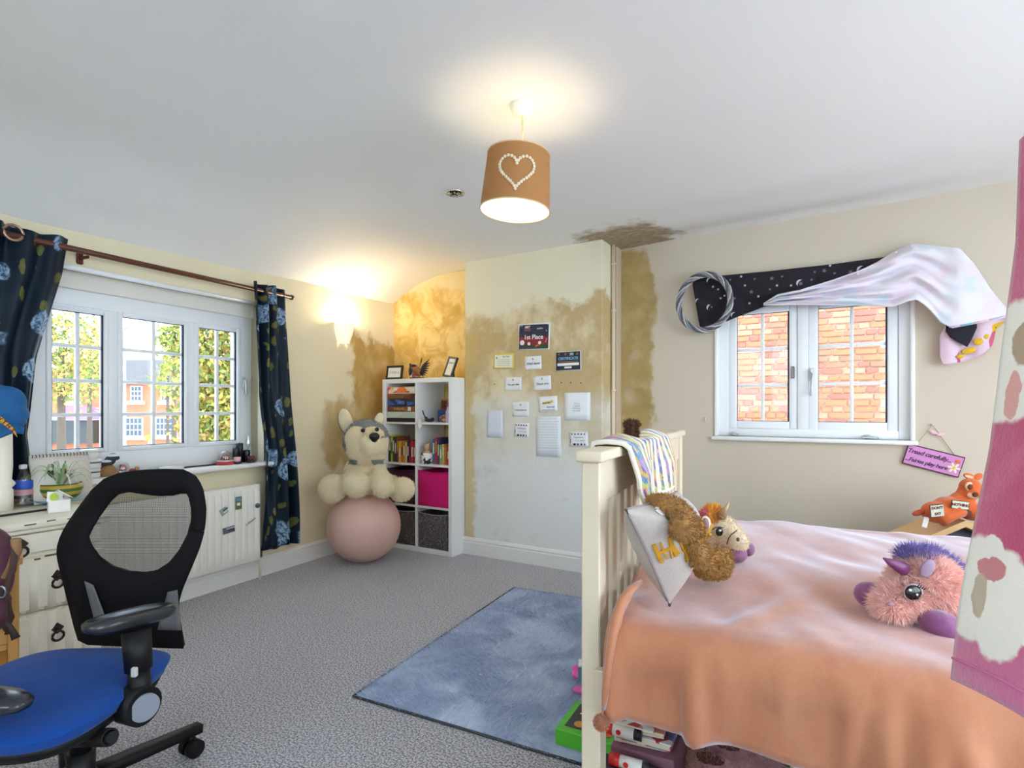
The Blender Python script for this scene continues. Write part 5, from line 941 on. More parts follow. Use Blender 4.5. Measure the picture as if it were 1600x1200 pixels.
pp = bloc(bed_y(939.5, 1129, -.066)); pm = blobs([(pp, .0175)], .004, 1); pm.materials.append(thm); po = P('pompom', pm, None, t); fm = fur(pm, 1500, .006, .002, 5); fm.materials.append(thm); P('fur', fm, None, po, kind='stuff'); P('cord', MB().cyl(pp+Vector((0, 0, .012)), bloc(bed_y(943, 1106, -.052)), .003, n=8), thm, t)
# crochet blanket over the headboard
cr_ = [bloc(bed_x(*q, .015)) for q in ((990, 705), (1022, 773), (1060, 748), (1067, 690))]
n = NT('crochet'); x, y, z = n.xyz(); pat = n.voronoi(34, n.scaled(.4, 1, .55), out='Color'); s_ = n.N('ShaderNodeSeparateXYZ'); n.t.links.new(pat, s_.inputs[0]); ramp = n.N('ShaderNodeValToRGB'); n.t.links.new(n.math('FRACT', n.math('ADD', n.math('MULTIPLY', y, 3.1), n.math('ADD', n.math('MULTIPLY', z, 5), n.math('MULTIPLY', s_.outputs[0], .35)))), ramp.inputs[0])
ramp.color_ramp.interpolation = 'CONSTANT'; els = ramp.color_ramp.elements; els[0].color = C(206, 168, 40); els[1].position = .14; els[1].color = C(70, 90, 160)
for pos, c_ in ((.28, (176, 130, 190)), (.42, (60, 150, 180)), (.54, (222, 196, 120)), (.64, (110, 60, 130)), (.74, (236, 130, 120)), (.82, (170, 196, 60)), (.9, (60, 110, 170))): e_ = els.new(pos); e_.color = C(*c_)
rows = n.math('SINE', n.math('MULTIPLY', n.math('ADD', y, n.math('MULTIPLY', z, .25)), 95)); st = n.smooth(n.noise(130, 2), .3, .7)
col = n.mix(.05, ramp.outputs[0], C(236, 228, 208)); col = n.mix(n.mul(n.smooth(rows, -.5, -.1), n.smooth(y, .28, .36)), col, C(236, 228, 208)); n.set(col=n.mix(n.mul(st, .18), col, C(120, 110, 100)), rough=.95, sheen=.3).bump(n.math('ADD', rows, n.voronoi(110)), .7, .006); crm = n.m
t = T('crochet_blanket', 'colourful crocheted granny blanket hung over the top of the headboard', 'blanket', BO, BR)
def cro(a, b):
    y = .21+.69*a; dr = .06+.185*math.exp(-((a-.16)/.17)**2)+.14*max(0, min(1, (a-.1)/.3)); back = .03+.05*a
    s_ = b*(back+.09+dr)
    if s_ < back: x, z = -.084, 1.105-(back-s_)
    elif s_ < back+.09: k = (s_-back)/.09; x, z = -.084+.1*k, 1.108+.006*math.sin(PI*k)+.014*math.sin(a*9)*math.sin(PI*k)
    else: k = s_-back-.09; x, z = .016+.035*min(1, k/.1)*(.5+.5*math.sin(a*8+.5))+.01, 1.105-k
    return (x, y+(.05*(s_-back-.09)/.2 if s_ > back+.09 else 0)*math.cos(a*3), z)
P('cloth', MB().slab(cro, 60, 40, .010), crm, t)
P('border', MB().tube([Vector(cro(0, k/24))+Vector((0, -.002, 0)) for k in range(25)], .008, 8), mat('crochet_border', C(240, 236, 224), .95, .08, 90, .4, 120), t); P('border', MB().tube([Vector(cro(k/40, 1)) for k in range(41)], .007, 8), MC['crochet_border'], t); P('border', MB().tube([Vector(cro(1, k/24)) for k in range(25)], .007, 8), mat('crochet_gold', C(214, 160, 60), .95, .1, 90, .4, 120), t)
# brown toy peeking over the headboard
kb = Bill(986, 668, 2.02); t_ = blobs([(kb(987, 670), .020), (kb(979, 667), .011), (kb(995, 667), .011), (kb(987, 682), .024)], .007, 3); t_.materials.append(mat('brown_dark_plush', C(96, 66, 44), .95, .2, 40, .5, 90)); ob = P('brown_soft_toy', t_, None, None, 'dark brown plush toy peeking over the headboard behind the crochet', kb.p, (0, 0, YAW)); tagit(ob, None, 'soft toy'); ob.location.z += .012
f_ = fur(t_, 1500, .012, .003, 2); f_.materials.append(MC['brown_dark_plush']); P('fur', f_, None, ob, kind='stuff')
# cushion
cBL, cBR = onZ(1046, 946, TOP+.02), onZ(1099, 908, TOP+.02); cTL = bed_x(978, 796, .070); ex = (cBR-cBL); W_ = (cBR-cBL).length+.03; ex.z = 0; ex = ex.normalized()
ez = (cTL-cBL); H_ = ez.length; ez = ez.normalized(); ex = (ex-ez*ex.dot(ez)).normalized(); en = ex.cross(ez).normalized()   # en points out of the face, towards the foot of the bed
M3 = Matrix((ex, -en*-1 if False else ez.cross(ex)*1.0, ez)).transposed(); cen = cBL+ex*W_/2+ez*H_/2
cm = NT('cushion_cloth'); cm.set(col=cm.mix(cm.noise(180, 2, .6), C(172, 163, 158), C(198, 190, 184)), rough=.8, sheen=.2).bump(cm.noise(300, 2), .15, .002)
t = link('bee_cushion', None, None, cen, M3.to_euler()); t.empty_display_size = .05; tagit(t, 'grey square cushion with gold HAPPY lettering and bees against the headboard', 'cushion')
nsg = 1 if (M3 @ Vector((0, 1, 0))).dot(BX) < 0 else -1     # the face looks along local -y when nsg = 1
def pil(a, b):
    an = 2*PI*a; c_, s__ = math.cos(an), math.sin(an); k = 1/max(abs(c_), abs(s__)); ph = PI*(b-.5); r_ = math.cos(ph); qx, qz = c_*k*r_**.55, s__*k*r_**.55
    pin = 1-.07*(1-min(1, abs(abs(qx)-abs(qz))*1.6))*0-.06*math.sin(PI*min(1, abs(qx)))*0
    bow = 1-.05*(1-qz*qz) ; bow2 = 1-.05*(1-qx*qx); th = .075*math.sin(ph)*(max(0, 1-abs(qx)**3.2)*max(0, 1-abs(qz)**3.2))**.42*1.15
    return (qx*W_/2*bow, th if abs(math.sin(ph)) > .02 else 0, qz*H_/2*bow2-.50*H_*(qx+1)/2*(qz+1)/2)
cvm = MB(); cvm.grid(pil, 96, 32, closeu=True)
from mathutils.bvhtree import BVHTree
cvm.bm.normal_update(); bvh = BVHTree.FromBMesh(cvm.bm); P('cover', cvm, cm.m, t); dk_ = mat('cushion_piping', C(150, 142, 142), .7, .05)
P('piping', MB().tube([Vector(pil(i/96, .5)) for i in range(96)], .0045, 6, True), dk_, t)
gold = mat('gold_thread', C(206, 150, 36), .5, .2, 120, metal=.2); fy = -nsg
def onface(x, z, up=.001):
    h, nr, _, _ = bvh.ray_cast(Vector((x, fy*.5, z)), Vector((0, -fy, 0)))
    if h is None: h, nr = Vector((x, 0, z)), Vector((0, fy, 0))
    if nr.y*fy < 0: nr = -nr
    zax = nr; xax = Vector((1 if nsg > 0 else -1, 0, 0)); xax = (xax-zax*xax.dot(zax)).normalized(); yax = zax.cross(xax)
    return h+nr*up, Matrix((xax, yax, zax)).transposed().to_euler()
sg_ = 1 if nsg > 0 else -1
tb = Bill(1075, 850, 1.72); bx = tb.r(1)
CMI = (Matrix.Translation(cen) @ M3.to_4x4()).inverted()
def cush(u, v, rpx, dflt, k=.55):
    o_, r_ = CMI @ EYE, CMI.to_3x3() @ ray(u, v); L = r_.length; h, _, _, d_ = bvh.ray_cast(o_, r_/L)
    return (d_/L-rpx*bx*k-tb.d) if h is not None else dflt
for i, (ch, u, v) in enumerate((('H', 1032, 864), ('A', 1051, 857), ('P', 1065, 848), ('P', 1077, 840), ('Y', 1087, 828))):
    o_ = CMI @ EYE; r_ = CMI.to_3x3() @ ray(u, v); h, _, _, _ = bvh.ray_cast(o_, r_.normalized())
    q, e_ = onface(h.x, h.z) if h is not None else onface((-.1+.06*i)*sg_, -.1); tx_ = TX(ch, .078, gold, t, q, e_, ext=.003, bold=.0006)
    for v_ in tx_.data.vertices: v_.co.x *= .55
    q, e_ = onface((-W_*.40+W_*.17*i)*sg_, .0-.03*i); TX(ch, .088, gold, t, q, e_, ext=.003, bold=.0004)
wing = mat('bee_wing', C(232, 228, 226), .6, .06, 60); beeb = mat('bee_body', C(96, 86, 62), .7, .4, 90)
for (x_, z_, r__) in ((-.07, .075, .3), (-.02, -.115, .2), (.10, -.12, -.5)):
    q, e_ = onface(x_*sg_, z_, .001); bm_ = Matrix.LocRotScale(None, Euler(e_), None) @ Matrix.Rotation(r__, 4, 'Z'); o = P('bee_print', MB().ball((0, 0, 0), (.020, .009, .002)), beeb, t, None, q, bm_.to_euler())
    for sx_ in (.0, .012): P('wing_print', MB().prism([(0, 0), (-.010, .014), (-.002, .032), (.010, .022)], .0016, Matrix.Translation((sx_, .006, 0)) @ Matrix.Rotation(-PI/2, 4, 'X')), wing, o)
# brown plush slumped on the bed
bro = mat('toy_brown', C(176, 130, 68), .95, .2, 30, .5, 90, .01, sheen=.3)
def BB(b, u, v, dd, rx, rz, ry=None, rot=(0, 0, 0)): k = b.r(1); return (b(u, v, dd), (rx*k, (ry or rx)*k, rz*k), rot)
L_ = [BB(tb, u, v, cush(u, v, rx, dd, k), rx, rz, rx, ro) for u, v, dd, rx, rz, ro, k in ((1024, 784, -.12, 14, 12, (0, 0, 0), .5), (1034, 788, -.13, 16, 14, (0, 0, 0), .6), (1045, 793, -.13, 19, 17, (0, 0, 0), .7), (1058, 800, -.12, 18, 16, (0, 0, 0), .8), (1068, 810, -.12, 17, 16, (0, 0, 0), .9), (1066, 825, -.14, 18, 17, (0, .2, 0), .9), (1084, 825, -.12, 15, 16, (0, 0, 0), .9), (1084, 846, -.08, 14, 18, (0, 0, 0), .8), (1090, 866, -.05, 17, 18, (0, 0, 0), .6))]
L_ += [BB(tb, 1090, 858, -.05, 16, 18), BB(tb, 1098, 876, -.03, 20, 20), BB(tb, 1112, 885, -.01, 20, 20), BB(tb, 1130, 880, -.02, 14, 26, 16, (0, .12, 0)), BB(tb, 1122, 866, -.02, 13, 10), BB(tb, 1104, 890, .0, 20, 14)]
L_ += [((Vector(a[0])+Vector(b[0]))/2, tuple(.45*(x+y) for x, y in zip(a[1], b[1]))) for a, b in zip(L_, L_[1:])]
me = blobs(L_, .009, 5); me.materials.append(bro); flatten(me, TOP+.016-tb.p.z); t = T('brown_plush', 'shaggy golden brown plush toy slumped between the cushion and the cream unicorn', 'soft toy', tb.p, YAW); bd = P('body', me, None, t); f_ = fur(me, 12000, .009, .003, 9, (0, -.2, -.3)); f_.materials.append(bro); P('fur', f_, None, bd, kind='stuff')
P('collar', MB().tube([tb(u, v, dd) for u, v, dd in ((1083, 843, -.05), (1088, 852, -.05), (1092, 860, -.04))], .004, 8), mat('collar_red', C(190, 50, 60), .7), t)
# cream unicorn
ub = Bill(1130, 835, 1.95); cu = mat('unicorn_cream', C(232, 214, 186), .95, .08, 30, .4, 90, .01, sheen=.3); t = T('cream_unicorn', 'cream plush unicorn with orange mane and gold horn lying on the bed', 'soft toy', ub.p, YAW)
me = blobs([BB(ub, 1128, 830, 0, 25, 24), BB(ub, 1142, 838, -.04, 19, 18), BB(ub, 1153, 847, -.07, 16, 14), BB(ub, 1112, 850, .05, 26, 22), BB(ub, 1100, 862, .09, 30, 20), BB(ub, 1140, 862, .03, 20, 9), BB(ub, 1158, 866, .03, 12, 8)], .008, 5); flatten(me, TOP+.012-ub.p.z); me.materials.append(cu); bd = P('body', me, None, t); f_ = fur(me, 6000, .009, .003, 4); f_.materials.append(cu); P('fur', f_, None, bd, kind='stuff')
P('horn', MB().cyl(ub(1127, 808, -.035), ub(1139, 784, -.045), .016, .002, n=14), mat('horn_gold', C(176, 150, 116), .4, .1, 40, metal=.3), t)
for k in range(5): q = ub(1127+2.0*k, 808-4.0*k, -.0355-.0015*k); P('horn_ridge', MB().ball(q, (.016-.0027*k, .016-.0027*k, .004), (0, .55, 0)), MC['horn_gold'], t)
me = blobs([BB(ub, 1114, 803, .0, 13, 11), BB(ub, 1105, 811, .02, 10, 13)], .008, 2); om = mat('mane_orange', C(240, 170, 60), .9, .25, 30, sheen=.3); pk = mat('mane_pink', C(232, 130, 140), .9, .2, 30, sheen=.3); me.materials.append(om); mo = P('mane', me, None, t); f_ = fur(me, 1800, .017, .006, 6, (-.3, 0, .2)); f_.materials.append(om); f_.materials.append(pk); f_.polygons.foreach_set('material_index', [1 if f_.vertices[p.vertices[0]].co.x < ub(1106, 800).x else 0 for p in f_.polygons]); P('fur', f_, None, mo, kind='stuff')
er = MB(); er.ball(ub(1103, 818, -.04), (8*ub.r(1), 4*ub.r(1), 12*ub.r(1)), (0, -.15, 0)); P('ear', er, cu, t); er = MB(); er.ball(ub(1103, 818, -.048), (5*ub.r(1), 3*ub.r(1), 9*ub.r(1)), (0, -.15, 0)); P('inner_ear', er, mat('ear_mauve', C(150, 120, 130), .9, .1), t)
eyek = mat('eye_black', C(18, 15, 18), .15, .05); eyew = mat('eye_white', C(245, 245, 248), .3)
P('eye', MB().ball(ub(1124, 831, -.068), (6*ub.r(1), 2.5*ub.r(1), 6.5*ub.r(1)), (0, 0, .1)), eyek, t); P('eye_glint', MB().ball(ub(1125, 829, -.0745), 1.6*ub.r(1)), eyew, t)
P('lash', MB().tube([ub(u, v, -.068) for u, v in ((1113, 828), (1117, 824.5), (1124, 823.5), (1130, 825))], .0018, 6), eyek, t); P('nostril', MB().ball(ub(1153, 843, -.112), (2.5*ub.r(1), 2*ub.r(1), 3*ub.r(1))), mat('nostril_brown', C(90, 66, 60), .8), t)
P('muzzle_seam', MB().tube([ub(u, v, d_) for u, v, d_ in ((1151, 829, -.07), (1143, 835, -.088), (1138, 842, -.088), (1136, 850, -.075))], .002, 6), MC['nostril_brown'], t)
hoof = mat('hoof_purple', C(140, 92, 130), .7, .2, 40, .3, 80, sheen=.4)
for (u, v, rx, rz, dd) in ((1152, 866, 14, 13, -.07), (1169, 858, 10, 11, -.02)): P('hoof', MB().ball(ub(u, v, dd), (rx*ub.r(1), rx*ub.r(1), rz*ub.r(1))), hoof, t)
# pink unicorn
pb = Bill(1435, 930, 1.46); pkm = mat('unicorn_pink', C(250, 204, 194), .95, .1, 30, .4, 80, .01, sheen=.5); t = T('pink_unicorn', 'fluffy pink plush unicorn with purple hooves and mane lying near the fleece', 'soft toy', pb.p, YAW)
L_ = [BB(pb, 1447, 914, 0, 48, 44, 46), BB(pb, 1412, 934, -.02, 34, 27, 34), BB(pb, 1392, 946, -.03, 24, 21, 28), BB(pb, 1485, 935, .10, 44, 42, 44), BB(pb, 1520, 940, .16, 50, 45, 50), BB(pb, 1452, 960, .0, 30, 16, 30), BB(pb, 1480, 955, -.02, 24, 18, 20)]
me = blobs(L_, .009, 5); flatten(me, TOP+.016-pb.p.z); me.materials.append(pkm); bd = P('body', me, None, t); f_ = fur(me, 30000, .020, .0032, 7, (-.2, 0, -.25)); f_.materials.append(pkm); P('fur', f_, None, bd, kind='stuff')
mv = mat('mane_violet', C(126, 108, 176), .9, .2, 30, sheen=.4)
me = blobs([BB(pb, 1432, 872, .02, 24, 12), BB(pb, 1455, 874, .04, 18, 14), BB(pb, 1476, 888, .05, 16, 15), BB(pb, 1492, 902, .07, 16, 14)], .008, 2); me.materials.append(mv); mo = P('mane', me, None, t); f_ = fur(me, 6000, .024, .003, 8, (0, 0, .3)); f_.materials.append(mv); P('fur', f_, None, mo, kind='stuff')
hv = mat('horn_violet', C(116, 56, 104), .45, .15, 40)
P('horn', MB().tube([pb(u, v, -.03) for u, v in ((1414, 890), (1402, 884), (1390, 878), (1380, 872))], [.017, .014, .009, .002], 12), hv, t); P('ear', MB().ball(pb(1449, 888, -.068), (10*pb.r(1), 4*pb.r(1), 15*pb.r(1)), (.2, .25, 0)), mat('ear_grey', C(150, 128, 150), .8, .1, 30), t)
P('eye_rim', MB().ball(pb(1427, 926, -.071), (15*pb.r(1), 5*pb.r(1), 13.5*pb.r(1))), mat('eye_rim_grey', C(180, 160, 168), .5), t); P('eye', MB().ball(pb(1427, 926, -.0755), (12.5*pb.r(1), 5*pb.r(1), 11.5*pb.r(1))), eyek, t)
for (u, v, r_) in ((1422, 922, 2), (1433, 929, 1.6)): P('eye_glint', MB().ball(pb(u, v, -.084), r_*pb.r(1)), eyew, t)
for k in range(4): P('lash', MB().tube([pb(1434+3*k, 917+1.5*k, -.08), pb(1438+3.2*k, 911+2.4*k, -.084)], [.0016, .0006], 6), eyek, t)
P('nostril', MB().ball(pb(1391, 944, -.096), (5*pb.r(1), 3*pb.r(1), 3.5*pb.r(1))), mat('nostril_grey', C(150, 120, 130), .8), t)
hp2 = mat('hoof_violet', C(128, 66, 116), .7, .25, 50, .4, 90, sheen=.5)
for (u, v, rx, rz, dd, ro) in ((1358, 929, 22, 20, .03, 0), (1471, 978, 31, 22, -.09, .35), (1502, 890, 18, 12, .12, 0)): P('hoof', MB().ball(pb(u, v, dd), (rx*pb.r(1), rx*pb.r(1), rz*pb.r(1)), (0, ro, 0)), hp2, t)
# ================================================================ RUG AND FLOOR THINGS
RRZ = math.radians(4.7); RO_ = Vector((-1.751, 1.639, 0)); t = T('shaggy_rug', 'blue grey shaggy rug with dark bound edge on the carpet', 'rug', RO_, RRZ); RW, RL = 1.06, 1.55
n = NT('rug_pile'); pn = n.noise(3.4, 4, .6, dist=.6); col = n.mix(n.smooth(pn, .38, .66), C(150, 168, 204), C(208, 220, 242)); col = n.mix(n.math('MULTIPLY', n.noise(200, 2), .4), col, C(196, 206, 224)); n.set(col=col, rough=.85, sheen=.5).bump(n.noise(120, 3, .7), .5, .006); rgm = n.m
def rugf(a, b): e = min(1, min(a, 1-a)*30, min(b, 1-b)*30); return (RW*a, RL*b, .004+.013*e+.003*math.sin(a*14)*math.sin(b*11)*e)
rm = MB(); rm.grid(rugf, 60, 70); rme = rm.mesh('pile', rgm); pl_ = P('pile', rme, None, t)
P('edge_binding', MB().tube([(0, 0, .006), (RW, 0, .006), (RW, RL, .006), (0, RL, .006)], .006, 6, True), mat('rug_binding', C(66, 68, 76), .8, .1), t)
def lean_fur(n_, ln, seed, lean, keep): f_ = fur(rme, n_, ln, .0035, seed, lean, keep, .5); f_.materials.append(rgm); P('fur', f_, None, pl_, kind='stuff')
def patch(p): return np.sin(p[:, 0]*5+1)*np.sin(p[:, 1]*3.2)+.5*np.sin(p[:, 0]*9-p[:, 1]*7)
lean_fur(60000, .017, 11, (-1.6, -.6, 0), lambda p: patch(p) > -.1); lean_fur(60000, .017, 12, (1.0, 1.5, 0), lambda p: patch(p) <= -.1)
gA, gB = onZ(867, 1163, .02), onZ(916, 1178, .02); gx = (gB-gA).normalized(); ga = math.atan2(gx.y, gx.x); G_ = (onZ(958, 1189, .02)-gA).length
t = T('game_box', 'bright green flat game box with dark starry lid on the rug', 'game box', gA, ga)
grn = mat('game_green', C(86, 190, 50), .4, .06, 14); P('base', MB().span((.002, .002, 0), (G_-.002, G_-.002, .03)), grn, t); P('lid', MB().span((0, 0, .012), (G_, G_, .058), bev=.003), grn, t)
n = NT('game_print'); v_ = n.voronoi(34, out='Color'); s_ = n.N('ShaderNodeSeparateXYZ'); n.t.links.new(v_, s_.inputs[0]); dd_ = n.voronoi(34); star = n.mul(n.smooth(dd_, .16, .22, 1, 0), n.smooth(s_.outputs[0], .62, .66)); n.set(col=n.mix(star, C(34, 36, 44), n.mix(n.smooth(s_.outputs[1], .45, .5), C(236, 214, 90), C(226, 130, 60))), rough=.4)
P('print', MB().span((.025, .03, .0582), (G_-.02, G_-.02, .0592)), n.m, t); lime = mat('game_letter_lime', C(176, 236, 160), .5)
TX('My', .062, lime, t, (.11, .135, .0597), (0, 0, 1.25), bold=.001); TX('Glow', .062, lime, t, (.165, .15, .0597), (0, 0, 1.25), bold=.001)
for (x_, y_, w_, c_) in ((.07, .06, .05, (210, 150, 60)), (.12, .06, .035, (230, 230, 232)), (.18, .05, .05, (214, 110, 60)), (.10, .23, .06, (110, 160, 200)), (.05, .19, .03, (238, 220, 130))): P('picture_print', MB().cyl((x_, y_, .0592), (x_, y_, .0600), w_*.4, n=9), mat('game_pic_%d' % c_[0], C(*c_), .5, .2, 60), t)
q = onZ(915, 1072, .02); t = T('toy_packet', 'small white and teal toy packet with pink plastic pieces on the rug', 'toy', q, .3); P('carton', MB().box((.01, .04, .05), (.09, .06, .07), (0, 0, .1), .003), mat('carton_white', C(236, 232, 230), .5, .04), t); P('side_print', MB().box((.01, .006, .047), (.085, .004, .06), (0, 0, .1)), mat('carton_teal', C(90, 140, 150), .5, .2, 40), t); P('window_print', MB().box((.018, .003, .045), (.045, .004, .036), (0, 0, .1)), mat('carton_brown', C(130, 80, 46), .5, .2, 60), t)
pkp = mat('plastic_pink', C(222, 90, 170), .35, .15, 30); P('piece', blobs([((-.035, .03, .03), (.03, .03, .016)), ((-.05, .05, .05), (.016, .02, .012))], .006, 2), pkp, t); P('piece', blobs([((-.01, -.06, .012), (.04, .03, .012)), ((.01, -.075, .02), (.02, .02, .014))], .006, 2), pkp, t)
# under the bed
def ub_(u, v, z): return onZ(u, v, z)
sb = atD(957, 1163, 1.66); sb.z = 0; t = T('storage_box', 'mauve cardboard storage box under the bed piled with papers', 'storage box', sb, BR); mv_ = mat('box_mauve', C(150, 104, 126), .7, .08, 10)
P('box_base', MB().span((0, 0, 0), (.178, .3, .17)), mv_, t); P('lid', MB().span((-.004, -.006, .15), (.182, .306, .198), bev=.003), mv_, t)
for i, (h_, w_, c_, lb, r_) in enumerate(((.010, .16, (226, 230, 244), 'white paper booklet directly on the mauve box lid', .05), (.022, .17, (120, 130, 190), 'blue and white boxed game above the booklet under the bed', -.04), (.012, .15, (90, 76, 84), 'dark magazine on the pile under the bed', .08), (.010, .15, (214, 130, 130), 'red and white striped magazine near the top of the pile', .02), (.006, .12, (240, 238, 240), 'white leaflet topmost on the pile under the bed', -.1))):
    z_ = .1985+sum((.010, .022, .012, .010, .006)[:i])+.0006*i; o = T('magazine', lb, 'magazine', sb+BX*.0+BYV*.02+Vector((0, 0, z_)), BR+r_, 'papers piled under the bed'); P('cover', MB().span((0, 0, 0), (w_, .24, h_), bev=.001), printed('mag_%d' % i, c_, [(236, 236, 240), (190, 60, 70)] if i != 2 else [(60, 50, 56)], 30, i), o); P('page_edge', MB().span((.002, -.0015, h_*.2), (w_-.003, .0, h_*.8)), MC['page_block'], o)
gr = mat('glue_red', C(214, 40, 44), .35, .05); gw = mat('glue_label', C(236, 234, 232), .45, .05); gk = mat('glue_black', C(40, 38, 46), .4, .1)
def glue(p, rz, lb):
    o = T('glue_stick', lb, 'glue stick', p, rz, 'glue sticks under the bed'); P('cap', MB().cyl((-.05, 0, .0), (-.02, 0, 0), .0175, n=20), gr, o); P('barrel', MB().cyl((-.02, 0, 0), (.045, 0, 0), .0165, n=20), gw, o); P('foot', MB().cyl((.045, 0, 0), (.068, 0, 0), .0165, n=20), gk, o); P('badge', MB().cyl((.0, -.0168, .002), (.0, -.016, .002), .008, n=10), gr, o)
c0 = bed_y(990, 1195, .155); t = ONE('carton', MB().span((-.10, -.03, 0), (.13, .05, c0.z-.0185), bev=.003), mat('carton_shade_tone', C(70, 62, 74), .8, .15), 'dark low carton in front of the mauve box under the bed', 'box', (c0.x, c0.y, 0), BR)  # carton colour kept dark to stand for the shade under the bed
glue(c0+Vector((-.02, 0, 0)), BR, 'red capped glue stick lying on the dark carton under the bed')
g2_ = bwor((.075, .235, .1985+.032+.002+.018)); glue(bwor((.085, .222, .1985+.0175)) if False else bed_y(968, 1141, .238), BR, 'red capped glue stick against the paper pile, higher of the two')
slp = mat('slipper_pink', C(232, 186, 194), .95, .15, 40, .5, 90, sheen=.5); slg = mat('slipper_sole', C(206, 212, 228), .8, .2, 60, .5, 60)
def slipper(u, v, z, rz, lb, soleup=False):
    p = onZ(u, v, z); o = T('slipper', lb, 'slipper', (p.x, p.y, .0), rz, 'fluffy slippers under the bed')
    me = blobs([((0, 0, .035), (.055, .04, .03)), ((.07, 0, .035), (.06, .045, .032)), ((.12, 0, .04), (.05, .046, .035)), ((-.05, 0, .035), (.04, .038, .03))], .008, 3); me.materials.append(slp); b_ = P('upper', me, None, o); P('sole', MB().lathe([(0, 0), (.5, 0), (.52, .006), (.5, .014), (0, .014)], n=28, m=Matrix.LocRotScale(Vector((.035, 0, .0)), None, Vector((.27, .095, 1)))), slg, o)
    P('opening', MB().ball((-.005, 0, .058), (.05, .03, .012)), mat('slipper_inside', C(120, 80, 76), .9, .2, 40), o); f_ = fur(me, 4000, .014, .003, 13); f_.materials.append(slp); P('fur', f_, None, b_, kind='stuff')
slipper(1068, 1156, .03, BR+.25, 'grey soled slipper furthest back under the bed'); slipper(1138, 1172, .04, BR-.15, 'pink fluffy slipper with open top beside the bed panel'); slipper(1112, 1204, .02, BR+.05, 'pink fluffy slipper nearest the mauve box')
# ================================================================ AROUND THE RIGHT WINDOW
hk_ = onY(1103, 656, BKR-.004); ONE('wall_hook', MB().tube([(0, -.004, .02), (0, -.010, .012), (0, -.012, -.004), (.006, -.02, -.014), (.016, -.018, -.008)], .004, 8), mat('hook_white', C(226, 222, 216), .4), 'small white hook on the wall left of the right window', 'hook', hk_)
def poly(tab, u): return float(np.interp(u, [a for a, b in tab], [b for a, b in tab]))
def drape(tops, bots, y0, wr, u0, u1):
    def f(a, b):
        u = u0+(u1-u0)*a; v = poly(tops, u)*(1-b)+poly(bots, u)*b; p = onY(u, v, y0+wr(a, b)); return (p.x, p.y, p.z)
    return f
n = NT('star_cloth'); n.set(col=n.mix(n.noise(30, 3), C(20, 16, 26), C(34, 28, 40)), rough=.85).bump(n.noise(12, 3), .3, .02)
org = onY(1230, 460, 4.0)
def loc_(f): return lambda a, b: Vector(f(a, b))-org
t = T('star_fabric', 'black fabric with silver stars and moons pinned above the right window', 'fabric', org)
stops, sbots = [(1083, 438), (1100, 433), (1200, 424), (1300, 413), (1395, 400)], [(1083, 446), (1095, 521), (1145, 498), (1195, 479), (1240, 474), (1330, 470), (1395, 455)]
wrin = lambda a, b: -.008*math.sin(a*14+b*3)-.01*math.sin(PI*b)-.006*math.sin(31*a-5*b)
P('cloth', MB().slab(loc_(drape(stops, sbots, 4.035, wrin, 1083, 1395)), 70, 14, .004), n.m, t)
silver = mat('star_silver', C(206, 206, 214), .4, .05); silg = mat('star_grey', C(112, 110, 122), .5, .05)
def star5(r): return [((r if i % 2 == 0 else r*.42)*math.sin(PI*i/5), (r if i % 2 == 0 else r*.42)*math.cos(PI*i/5)) for i in range(10)]
def moon(r): return [(r*math.sin(a), r*math.cos(a)) for a in [PI*i/12 for i in range(13)]]+[(-.001+r*.62*math.sin(a)*.8, r*.98*math.cos(a)) for a in [PI-PI*i/10 for i in range(1, 10)]]
rs_ = random.Random(5)
for k, (u, v) in enumerate([(1141, 437), (1158, 432), (1164, 446), (1179, 436), (1206, 435), (1214, 446), (1222, 432), (1251, 443), (1236, 446), (1273, 425), (1288, 423), (1297, 415), (1304, 427), (1329, 425), (1342, 419), (1268, 437), (1174, 456), (1171, 474), (1148, 466), (1114, 448), (1122, 452), (1112, 480), (1126, 466), (1132, 462), (1203, 452), (1185, 463), (1318, 409)]):
    p = onY(u, v, 4.0)-org+Vector((0, .004, 0)); a_ = (u-1083)/312; b_ = (v-poly(stops, u))/max(5, poly(sbots, u)-poly(stops, u)); p = onY(u, v, 4.035+wrin(a_, b_)-.004)-org; big = k in (4, 7, 13, 10, 16)
    P('star_print', MB().prism(star5(.016 if big else .010), .0012), silg if k % 3 == 0 or big else silver, t, None, p, (0, rs_.random()*2, 0))
for u, v, r_ in ((1250, 442, .022), (1345, 421, .022), (1108, 438, .018), (1090, 470, .016), (1109, 480, .022), (1146, 492, .018)):
    a_ = (u-1083)/312; b_ = (v-poly(stops, u))/max(5, poly(sbots, u)-poly(stops, u)); P('moon_print', MB().prism(moon(r_), .0012), silver, t, None, onY(u, v, 4.035+wrin(a_, b_)-.004)-org, (0, PI+.6, 0))
# pastel sheet
n = NT('pastel_cloth'); nz = n.noise(7, 3, .5, color=True); v_ = n.voronoi(6, n.scaled(1, 1, 1.3), out='Color'); s_ = n.N('ShaderNodeSeparateXYZ'); n.t.links.new(v_, s_.inputs[0]); soft = n.noise(10, 4)
col = n.mix(n.smooth(soft, .42, .66), C(226, 222, 230), C(228, 212, 224)); col = n.mix(n.smooth(n.noise(6, 3, .5, n.scaled(1, 1, 1, loc=(5, 3, 1))), .55, .66), col, C(206, 216, 226)); n.set(col=col, rough=.9, sheen=.15).bump(n.noise(200, 2), .1, .002); pst = n.m
org = onY(1420, 440, 3.98); t = T('pastel_sheet', 'crumpled pale lilac sheet slung over the top of the right window', 'sheet', org)
ptops = [(1193, 474), (1215, 460), (1250, 453), (1300, 438), (1340, 424), (1370, 410), (1400, 391), (1425, 381), (1460, 384), (1500, 388), (1522, 412), (1548, 452), (1580, 490)]
